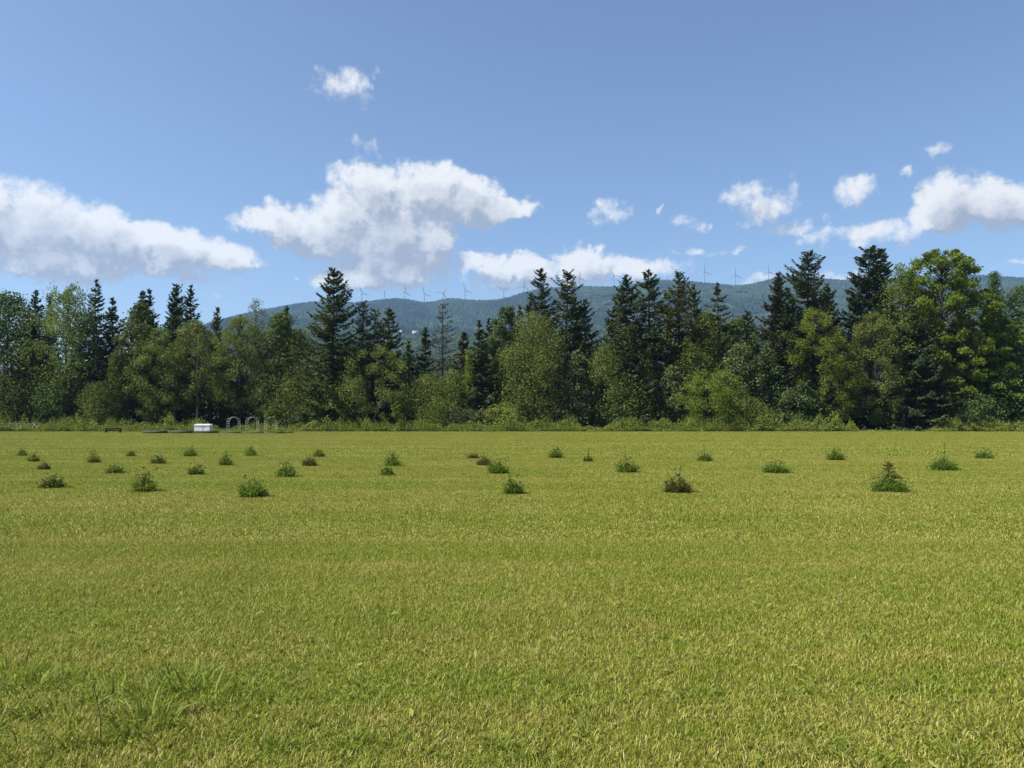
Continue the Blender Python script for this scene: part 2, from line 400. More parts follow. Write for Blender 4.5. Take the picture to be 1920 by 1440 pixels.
ti = ng.nodes.new('GeometryNodeTransform'); ti.inputs['Scale'].default_value = (6.5, 6.5, 7.5); ti.inputs['Translation'].default_value = (0, 0, 8)
cone = ng.nodes.new('GeometryNodeMeshCone'); cone.inputs['Vertices'].default_value = 6; cone.inputs['Radius Bottom'].default_value = 4.5; cone.inputs['Depth'].default_value = 19
g2i = ng.nodes.new('GeometryNodeGeometryToInstance')
ng.links.new(ico.outputs[0], ti.inputs[0])
ng.links.new(cone.outputs[0], g2i.inputs[0]); ng.links.new(ti.outputs[0], g2i.inputs[0])
iop = ng.nodes.new('GeometryNodeInstanceOnPoints'); iop.inputs['Pick Instance'].default_value = True
ng.links.new(gi.outputs[0], iop.inputs['Points']); ng.links.new(g2i.outputs[0], iop.inputs['Instance'])
na = ng.nodes.new('GeometryNodeInputNamedAttribute'); na.data_type = 'FLOAT'; na.inputs[0].default_value = 'sz'; ng.links.new(na.outputs[0], iop.inputs['Scale'])
nb = ng.nodes.new('GeometryNodeInputNamedAttribute'); nb.data_type = 'INT'; nb.inputs[0].default_value = 'pick'; ng.links.new(nb.outputs[0], iop.inputs['Instance Index'])
rv = ng.nodes.new('FunctionNodeRandomValue'); rv.data_type = 'FLOAT_VECTOR'; rv.inputs[0].default_value = (-.08, -.08, 0); rv.inputs[1].default_value = (.08, .08, 6.28)
ng.links.new(rv.outputs[0], iop.inputs['Rotation'])
sm = ng.nodes.new('GeometryNodeSetMaterial'); sm.inputs['Material'].default_value = MAT['hill_forest']
ng.links.new(iop.outputs[0], sm.inputs[0]); ng.links.new(sm.outputs[0], go.inputs[0])
fo.modifiers.new('forest', 'NODES').node_group = ng

# ------------------------------------------------------------------ grass of the field
def blade_patch(seed, size, n, L, Wd, segs=2):
    r = np.random.default_rng(seed)
    px_, py_ = r.uniform(-size / 2, size / 2, n), r.uniform(-size / 2, size / 2, n)
    base = np.stack([px_, py_, np.full(n, -.004)], -1)
    h = L * r.uniform(.45, 1.25, n); w = Wd * r.uniform(.6, 1.3, n)
    az_ = r.uniform(0, 2 * np.pi, n); tilt = np.abs(r.normal(.35, .38, n)).clip(0, 1.35); bend = r.uniform(.1, .9, n)
    d = np.stack([np.cos(az_), np.sin(az_), 0 * az_], -1); s_az = az_ + np.pi / 2 + r.normal(0, .5, n)
    sdv = np.stack([np.cos(s_az), np.sin(s_az), 0 * az_], -1) * w[:, None] * .5
    def p(s):
        tl = tilt + bend * s
        return base + d * (h * s * np.sin(tl))[:, None] + np.array([0, 0, 1.]) * (h * s * np.cos(tl))[:, None]
    p1, p2 = p(.55), p(1.0)
    v = np.stack([base - sdv, base + sdv, p1 + sdv * .85, p1 - sdv * .85, p2], 1).reshape(-1, 3)
    o = np.arange(n)[:, None] * 5
    q = o + np.array([[0, 1, 2, 3]]); tr = o + np.array([[3, 2, 4]])
    return v, [q, tr], np.repeat(r.random(n), 5)
def grass_field(seed, size, n, L, Wd, y0, y1, step, margin, label):
    v, f, rn = blade_patch(seed, size, n, L, Wd)
    o = obj('grass', mesh_np('grass', v, f, rn, 'grass_blade')); tag(o, label, 'grass', kind='stuff')
    ng = bpy.data.node_groups.new('grass', 'GeometryNodeTree')
    ng.interface.new_socket('Geometry', in_out='INPUT', socket_type='NodeSocketGeometry'); ng.interface.new_socket('Geometry', in_out='OUTPUT', socket_type='NodeSocketGeometry')
    gi, go = ng.nodes.new('NodeGroupInput'), ng.nodes.new('NodeGroupOutput')
    halfw = .70 * y1 + margin
    gr = ng.nodes.new('GeometryNodeMeshGrid')
    nx, ny = int(2 * halfw / step) + 1, int((y1 - y0) / step) + 1
    gr.inputs[0].default_value = (nx - 1) * step; gr.inputs[1].default_value = (ny - 1) * step; gr.inputs[2].default_value = nx; gr.inputs[3].default_value = ny
    tr = ng.nodes.new('GeometryNodeTransform'); tr.inputs['Translation'].default_value = (0, y0 + (ny - 1) * step / 2, 0); ng.links.new(gr.outputs[0], tr.inputs[0])
    pos = ng.nodes.new('GeometryNodeInputPosition'); sep = ng.nodes.new('ShaderNodeSeparateXYZ'); ng.links.new(pos.outputs[0], sep.inputs[0])
    ab = mth(ng, 'ABSOLUTE', sep.outputs[0]); lim = mth(ng, 'MULTIPLY_ADD', sep.outputs[1], .70, margin)
    gt = mth(ng, 'GREATER_THAN', ab, lim)
    dl = ng.nodes.new('GeometryNodeDeleteGeometry'); dl.domain = 'POINT'; ng.links.new(tr.outputs[0], dl.inputs[0]); ng.links.new(gt, dl.inputs[1])
    iop = ng.nodes.new('GeometryNodeInstanceOnPoints'); ng.links.new(dl.outputs[0], iop.inputs['Points']); ng.links.new(gi.outputs[0], iop.inputs['Instance'])
    rot = ng.nodes.new('FunctionNodeRandomValue'); rot.data_type = 'INT'; rot.inputs[4].default_value = 0; rot.inputs[5].default_value = 3; rot.inputs['Seed'].default_value = seed + 7
    cx_ = ng.nodes.new('ShaderNodeCombineXYZ'); ng.links.new(mth(ng, 'MULTIPLY', rot.outputs[2], math.pi / 2), cx_.inputs[2])
    ng.links.new(cx_.outputs[0], iop.inputs['Rotation'])
    scv = ng.nodes.new('FunctionNodeRandomValue'); scv.data_type = 'FLOAT_VECTOR'; scv.inputs[0].default_value = (1, 1, .8); scv.inputs[1].default_value = (1, 1, 1.15); scv.inputs['Seed'].default_value = seed + 9
    ng.links.new(scv.outputs[0], iop.inputs['Scale'])
    ng.links.new(iop.outputs[0], go.inputs[0])
    o.modifiers.new('grass', 'NODES').node_group = ng
    return o
grass_field(11, 1.0, 14000, .050, .0048, 2.6, 11.0, 1.0, 1.5, 'short mown grass with dry blades close to the viewer')
grass_field(12, 2.0, 18000, .050, .0085, 12.1, 38.0, 2.0, 2.5, 'short mown grass between the rows of planted saplings')
grass_field(13, 6.0, 30000, .065, .020, 40.1, 125.0, 6.0, 6.0, 'short mown grass on the far half of the field')

# ------------------------------------------------------------------ tree builders
def conifer(seed, H, Rb, mat, dens=20.0, gap=.08, p=.82, zb=.06, droop=.25, rise=.5, sprig=.60, spread=.40, ragged=.22, step=.46, open_=0.0):
    """returns (crown mesh, trunk mesh). A whorled conifer, H tall with branches Rb long at the base."""
    r = np.random.default_rng(seed)
    nz = max(10, int(H * (1 - zb) / step))
    zz = np.linspace(zb * H, H * .985, nz) + r.normal(0, .12, nz)
    zz = np.repeat(zz, r.integers(4, 7, nz)); nb = len(zz); zz = zz + r.normal(0, .10, nb)
    keep = r.random(nb) > gap; zz = zz[keep].clip(.3, H * .99); nb = len(zz)
    tt = zz / H
    az_ = r.uniform(0, 2 * np.pi, nb)
    lump = .78 + .44 * vnoise(az_ * 1.3 + 7 * seed % 50, tt * 7, seed)
    L = Rb * np.minimum(1.0, (tt + .10) / .22) ** .6 * (1 - tt) ** p * lump * (1 + r.normal(0, ragged, nb)) + .22
    L = L.clip(.18, Rb * 1.35)
    e0 = (-.32 + 1.05 * tt ** 1.3 * rise * 2) + r.normal(0, .10, nb)
    d = np.stack([np.cos(az_), np.sin(az_)], -1)
    def pt(bi, s):
        l = L[bi]
        zc = zz[bi] + l * (np.tan(e0[bi]) * s * .6 - droop * s * (1 - s) * 1.2 + .16 * s ** 3)
        return np.stack([d[bi, 0] * l * s, d[bi, 1] * l * s, zc], -1)
    m = np.maximum(4, (L * dens)).astype(int); bi = np.repeat(np.arange(nb), m); n = len(bi)
    s = r.random(n) ** .75; s = open_ + (1 - open_) * s
    s = np.maximum(s, .10)
    c = pt(bi, s)
    side = np.stack([-d[bi, 1], d[bi, 0], 0 * s], -1)
    lat = r.uniform(-1, 1, n); wid = np.minimum(spread * L[bi], 1.5) * (1.05 - s) ** .7
    c = c + side * (lat * wid)[:, None]; c[:, 2] -= np.abs(lat) * wid * .22; c[:, 2] += r.normal(0, .07, n)
    outw = np.stack([d[bi, 0], d[bi, 1], np.tan(e0[bi]) * .5], -1)
    ax = outw * r.uniform(.4, 1.0, n)[:, None] + side * (lat * 1.0)[:, None] + r.normal(0, .22, (n, 3)); ax[:, 2] -= .10
    nr = np.array([0, 0, 1.]) + r.normal(0, .45, (n, 3))
    v, q = leaves(c, ax, nr, sprig * r.uniform(.6, 1.3, n), sprig * .40 * r.uniform(.7, 1.3, n))
    # leader tuft
    k = 26; cz = H - r.random(k) * .9; ca = r.uniform(0, 6.28, k)
    ax2 = np.stack([np.cos(ca) * .6, np.sin(ca) * .6, np.ones(k)], -1)
    c2 = np.stack([np.cos(ca) * .12 * (H - cz), np.sin(ca) * .12 * (H - cz), cz], -1)
    v2, q2 = leaves(c2, ax2, np.stack([np.cos(ca), np.sin(ca), 0 * ca], -1) + r.normal(0, .2, (k, 3)), np.full(k, sprig * .8), np.full(k, sprig * .24))
    rn = np.repeat(np.concatenate([r.random(n) * .8 + .2 * s, r.random(k)]), 4)
    crown = mesh_np('crown', np.concatenate([v, v2]), np.concatenate([q, q2 + len(v)]), rn, mat)
    T = Tubes()
    hz = np.linspace(-.15, H * .985, 9); rr = (.010 + .011 * H / 20) * H * .55 * (1 - hz.clip(0) / H) ** .9 + .02
    T.add(np.stack([.05 * np.sin(hz * .7 + seed), .05 * np.cos(hz * .9), hz], -1), rr, 7)
    for b_ in range(nb):
        if L[b_] > .5:
            ss = np.array([0, .5, .95]); T.add(pt(np.full(3, b_), ss), np.array([.035, .022, .006]) * (.6 + L[b_] * .2), 3)
    return crown, T

def env(tt, shape):
    tt = np.clip(tt, 0, 1)
    if shape == 'dome': return np.sqrt(np.clip(1 - (np.abs(tt - .42) / .60) ** 2.6, 0, 1))
    if shape == 'cone': return (1 - tt) ** .72 * np.minimum(1, (tt + .05) / .22)
    if shape == 'column': return np.clip(1 - (np.abs(tt - .45) / .58) ** 3.2, 0, 1) ** .6
    return np.sin(np.pi * tt ** .80).clip(0) ** .46           # ovoid

def broadleaf(seed, H, Wd, shape='ovoid', cb=.08, K=95, n=9000, leaf=.31, rc=None, lean=0.0, trunks=1, gapn=.0, flat=.75, bark='bark', twigs=True, fill=.38, soft=False):
    """returns (crown vertex data, trunk tubes). Leaf clumps borne on limbs inside an irregular envelope."""
    r = np.random.default_rng(seed)
    Rw = Wd * .5
    rc = rc or (.145 * Wd + .22)
    tt = (np.arange(K) + r.random(K)) / K
    tt = tt ** .95
    az_ = (np.arange(K) * 2.39996 + r.normal(0, .5, K)) % (2 * np.pi)
    lump = .72 + .56 * vnoise(az_ * 1.1 + seed % 17, tt * 4.5 + seed % 5, seed)
    rad = np.maximum(Rw * env(tt, shape) * lump - rc * .55, 0) * np.sqrt(r.uniform(fill * fill, 1, K))
    z = H * (cb + (1 - cb) * tt) - rc * .55 * tt
    shift = lean * (tt * (1 - cb) + cb) ** 1.3
    C = np.stack([rad * np.cos(az_) + shift, rad * np.sin(az_), z], -1)
    cr = rc * r.uniform(.65, 1.25, K) * (.55 + .45 * env(tt, shape))
    w = cr ** 2; cnt = r.multinomial(n, w / w.sum())
    ci = np.repeat(np.arange(K), cnt); n = len(ci)
    dirv = unit(r.normal(0, 1, (n, 3)) + np.array([0, 0, .35]))
    rr_ = r.random(n) ** .42
    off = dirv * (cr[ci] * rr_)[:, None] * np.array([1, 1, flat])
    if soft: off = r.normal(0, 1, (n, 3)).clip(-1.7, 1.7) * (cr[ci] * .68)[:, None] * np.array([1, 1, flat * 1.1]); dirv = unit(off + np.array([0, 0, .2]))
    # ragged sprays reaching out of the clump
    spray = r.random(n) < (.0 if soft else .10); off[spray] *= r.uniform(1.1, 1.55, spray.sum())[:, None]
    c = C[ci] + off
    c[:, 2] = np.maximum(c[:, 2], .15)
    if gapn > 0:
        kp = vnoise(c[:, 0] * .9 + c[:, 1] * .5 + seed, c[:, 2] * .9, seed + 3) > gapn; c, dirv, ci = c[kp], dirv[kp], ci[kp]; n = len(c)
    nr = dirv * .7 + r.normal(0, .55, (n, 3)) + np.array([0, 0, .45])
    ax = r.normal(0, 1, (n, 3)) + np.array([0, 0, -.35])
    v, q = leaves(c, ax, nr, leaf * r.uniform(.6, 1.35, n), leaf * .62 * r.uniform(.6, 1.3, n))
    tone = np.clip(.25 * r.random(K)[ci] + .75 * r.random(n), 0, 1)
    T0, T = Tubes(), Tubes()
    for k in range(trunks):
        ph = r.uniform(0, 6.28); sp_ = (0 if trunks == 1 else .16 * Wd) ; bx, by = (0, 0) if trunks == 1 else (r.normal(0, .25), r.normal(0, .2))
        hz = np.linspace(-.15, H * .86, 9); f = hz.clip(0) / H
        x = bx + math.cos(ph) * sp_ * f + lean * f ** 1.3 + .12 * np.sin(hz * .6 + ph); y = by + math.sin(ph) * sp_ * f + .10 * np.cos(hz * .5 + ph)
        T0.add(np.stack([x, y, hz], -1), (.0085 * H / math.sqrt(trunks) + .02) * (1 - f) ** .8 + .015, 6)
    for k in range(K):
        z0 = max(.4, z[k] - .55 * rad[k] - .35 * cr[k]); f0 = z0 / H
        p0 = np.array([lean * f0 ** 1.3, 0, z0]); p2 = C[k]; p1 = .5 * (p0 + p2) + np.array([0, 0, .10 * rad[k]])
        T.add(np.stack([p0, p1, p2]), np.array([.034, .022, .008]) * (.5 + H / 20), 4)
        if twigs:
            for j in range(1 if K > 80 else 2):
                e = p2 + unit(r.normal(0, 1, 3) + np.array([0, 0, .3])) * cr[k] * .8
                T.add(np.stack([p2, e]), np.array([.014, .005]), 3)
    return v, q, np.repeat(tone, 4), T0, T

def tree_at(name, px, top, D, label, cat, group, base=None):
    x, y, z = at(px, top, D)
    x0 = at(px, .5 * (top + 800), D)[0]
    return empty(name, (x0, D, 0), label, cat, group), z

GC, GB, GS = 'conifers in the tree line', 'leafy trees in the tree line', 'shrubs along the field edge'
CONIFERS = [
 # px, top, width px, depth, name, material, options, label
 (72,545,54,136,'spruce_tree','blue_needle',dict(), 'small dark spruce tip rising behind the tall poplar at the far end of the woods'),
 (173,525,64,137,'spruce_tree','blue_needle',dict(p=.9), 'slender dark spruce beside the tall pale green poplar'),
 (215,560,60,135,'spruce_tree','spruce_needle',dict(), 'dark spruce with thin tip above the young birch, next to the slender spruce'),
 (260,545,50,137,'spruce_tree','spruce_needle',dict(), 'first of two matching spruce tips above the dark round broadleaf tree'),
 (275,542,50,138,'spruce_tree','blue_needle',dict(), 'second of two matching spruce tips, with a drooping side'),
 (324,545,36,137,'spruce_tree','blue_needle',dict(p=.7), 'narrowest and lowest of the three spruces clustered above the birches'),
 (338,533,46,138,'spruce_tree','spruce_needle',dict(p=.65), 'tallest middle spruce of the three clustered above the birches'),
 (353,535,80,136,'spruce_tree','blue_needle',dict(p=.95), 'widest of the three clustered spruces, branches sweeping outwards'),
 (396,578,46,133,'larch_tree','olive_needle',dict(rise=.6), 'soft pale green larch tip between the birches and the three spruces'),
 (447,590,24,141,'spruce_tree','blue_needle',dict(), 'tiny spruce tip poking out just above the birch next to the pale bare tree'),
 (538,573,34,140,'spruce_tree','blue_needle',dict(), 'small dark spruce tip behind the round dark tree beside the big spruce'),
 (622,503,104,129,'spruce_tree','spruce_needle',dict(p=.62, ragged=.16, zb=.08, spread=.34, dens=22), 'broad tall dark spruce standing alone above its neighbours before the mountain end'),
 (679,563,60,132,'cedar_tree','olive_needle',dict(p=.55, sprig=.42, droop=.1), 'olive brown cedar with a blunt top beside the broad tall spruce'),
 (697,582,48,133,'cedar_tree','olive_needle',dict(p=.5, sprig=.42, droop=.1), 'lower olive cedar shoulder tucked behind the blunt-topped cedar'),
 (725,577,58,131,'spruce_tree','spruce_needle',dict(p=.75), 'medium spruce with sharp tip after the olive cedars'),
 (766,640,48,137,'spruce_tree','spruce_needle',dict(), 'low dark spruce under the white farm buildings'),
 (795,612,40,133,'spruce_tree','blue_needle',dict(p=.85), 'small blue-green spruce in front of the farm buildings'),
 (830,568,50,131,'pine_tree','brown_needle',dict(dens=10, gap=.34, p=.45, zb=.22, droop=.05, sprig=.42, spread=.26, step=.6), 'thin see-through pine with bare brown trunk in the gap before the mountain'),
 (865,622,52,138,'spruce_tree','spruce_needle',dict(), 'short dark spruce beside the thin see-through pine'),
 (904,600,40,139,'spruce_tree','spruce_needle',dict(), 'narrow spruce tip just before the grey-green aspens'),
 (920,597,46,140,'spruce_tree','spruce_needle',dict(), 'dark spruce tip touching the grey-green aspens'),
 (899,640,62,125.5,'fir_tree','blue_needle',dict(p=.7, dens=28, gap=.03, zb=.03), 'dense near-black young fir at the field edge with a lit bush against it'),
 (975,572,36,139,'spruce_tree','spruce_needle',dict(), 'thin spruce tip between the aspens and the tall spruce pair'),
 (1000,550,44,139,'spruce_tree','spruce_needle',dict(), 'short spruce leaning in behind the first tall spruce of the pair'),
 (1024,503,60,135,'spruce_tree','blue_needle',dict(p=.6, zb=.3, gap=.2), 'first of the tall pair of spruces, bushy top and bare waist'),
 (1057,509,54,133,'spruce_tree','spruce_needle',dict(p=.42, zb=.2, gap=.36, ragged=.3), 'second of the tall pair of spruces, thin ragged top and bare lower trunk'),
 (1082,558,38,138,'spruce_tree','blue_needle',dict(), 'slim spruce squeezed between ragged spruce and its lower neighbour'),
 (1101,562,70,134,'spruce_tree','spruce_needle',dict(p=.75, ragged=.15), 'lower tidy cone spruce at the edge of the gap after the tall pair'),
 (1148,578,48,138,'spruce_tree','spruce_needle',dict(p=.6), 'short blunt spruce at the foot of the row of four big spruces'),
 (1177,515,88,133,'spruce_tree','spruce_needle',dict(p=.72, dens=20), 'first of the row of big spruces below the ridge, with sharp tip'),
 (1219,504,96,135,'spruce_tree','blue_needle',dict(p=.68, dens=20, gap=.16), 'second and tallest of the row of big spruces, branches lifted'),
 (1273,510,100,133,'spruce_tree','olive_needle',dict(p=.70, dens=19), 'third of the row of big spruces, warm olive toned, turbine behind its tip'),
 (1301,535,58,138,'spruce_tree','spruce_needle',dict(p=.7), 'narrow spruce half hidden behind the olive toned big spruce'),
 (1351,528,104,134,'spruce_tree','spruce_needle',dict(p=.85, droop=.12, rise=.3, step=.62, gap=.2), 'layered spruce with flat wide boughs above the dark maple'),
 (1190,612,66,128,'fir_tree','blue_needle',dict(p=.7), 'blue-green young fir among leafy trees below the first two big spruces'),
 (1406,582,50,137,'spruce_tree','spruce_needle',dict(p=.7), 'small spruce between layered spruce and the half-dead grey fir'),
 (1450,512,84,132,'fir_tree','brown_needle',dict(p=.78, dens=19), 'half-dead grey-brown fir with slim dark tip'),
 (1450,510,44,131,'fir_tree','blue_needle',dict(p=1.0, zb=.66), ''),
 (1484,540,92,131,'spruce_tree','blue_needle',dict(p=.85, dens=23), 'dark spruce filling the space between grey fir and the tall shaggy pine'),
 (1512,474,86,135,'pine_tree','spruce_needle',dict(p=.5, zb=.3, ragged=.3, dens=22, sprig=.55), 'tall shaggy dark pine standing highest beside the leaning birch'),
 (1555,530,64,138,'spruce_tree','spruce_needle',dict(p=.7), 'smaller spruce just after the tall shaggy pine, mountain behind'),
 (1630,466,92,136,'white_pine','blue_needle',dict(p=.50, zb=.34, gap=.16, open_=.22, ragged=.20, sprig=.62, droop=-.05, step=.55, spread=.42, dens=24), 'airy white pine, first of the twin tops beside the big maple'),
 (1656,468,66,138,'white_pine','spruce_needle',dict(p=.52, zb=.34, gap=.16, open_=.22, ragged=.20, sprig=.62, droop=-.05, step=.55, spread=.42, dens=24), 'darker white pine, second of the twin tops beside the big maple'),
 (1600,560,60,139,'spruce_tree','spruce_needle',dict(p=.6, gap=.3), 'ragged low spruce under the twin white pines'),
 (1718,588,104,124.8,'fir_tree','blue_needle',dict(p=.62, dens=26, gap=.08, zb=.04, droop=.1, rise=.25), 'big dark blue-green fir with flat tiers at the field edge below the maple'),
]
for i, (px, top, wpx, D, nm, mat, op, label) in enumerate(CONIFERS):
    if D < 127: D += 3.2
    o, H = tree_at(nm, px, top, D, label, 'tree', GC)
    rz_ = random.Random(i); o.rotation_euler = (rz_.gauss(0, .016), rz_.gauss(0, .018), 0)
    if D >= 132.9 and 'zb' not in op: op = dict(op, zb=.34)
    crown, T = conifer(100 + i, H, .5 * wpx * D / FPX * 1.62, mat, **op)
    if label == '':
        # green live top of the half-dead fir: part of the fir before it
        par = prev; c = obj('live_top', crown, par, (0, -.4, 0)); c['label'] = 'dark green live tip'
        bpy.data.objects.remove(o); continue
    obj('crown', crown, o); obj('trunk', T.mesh('trunk', 'bark'), o)
    prev = o

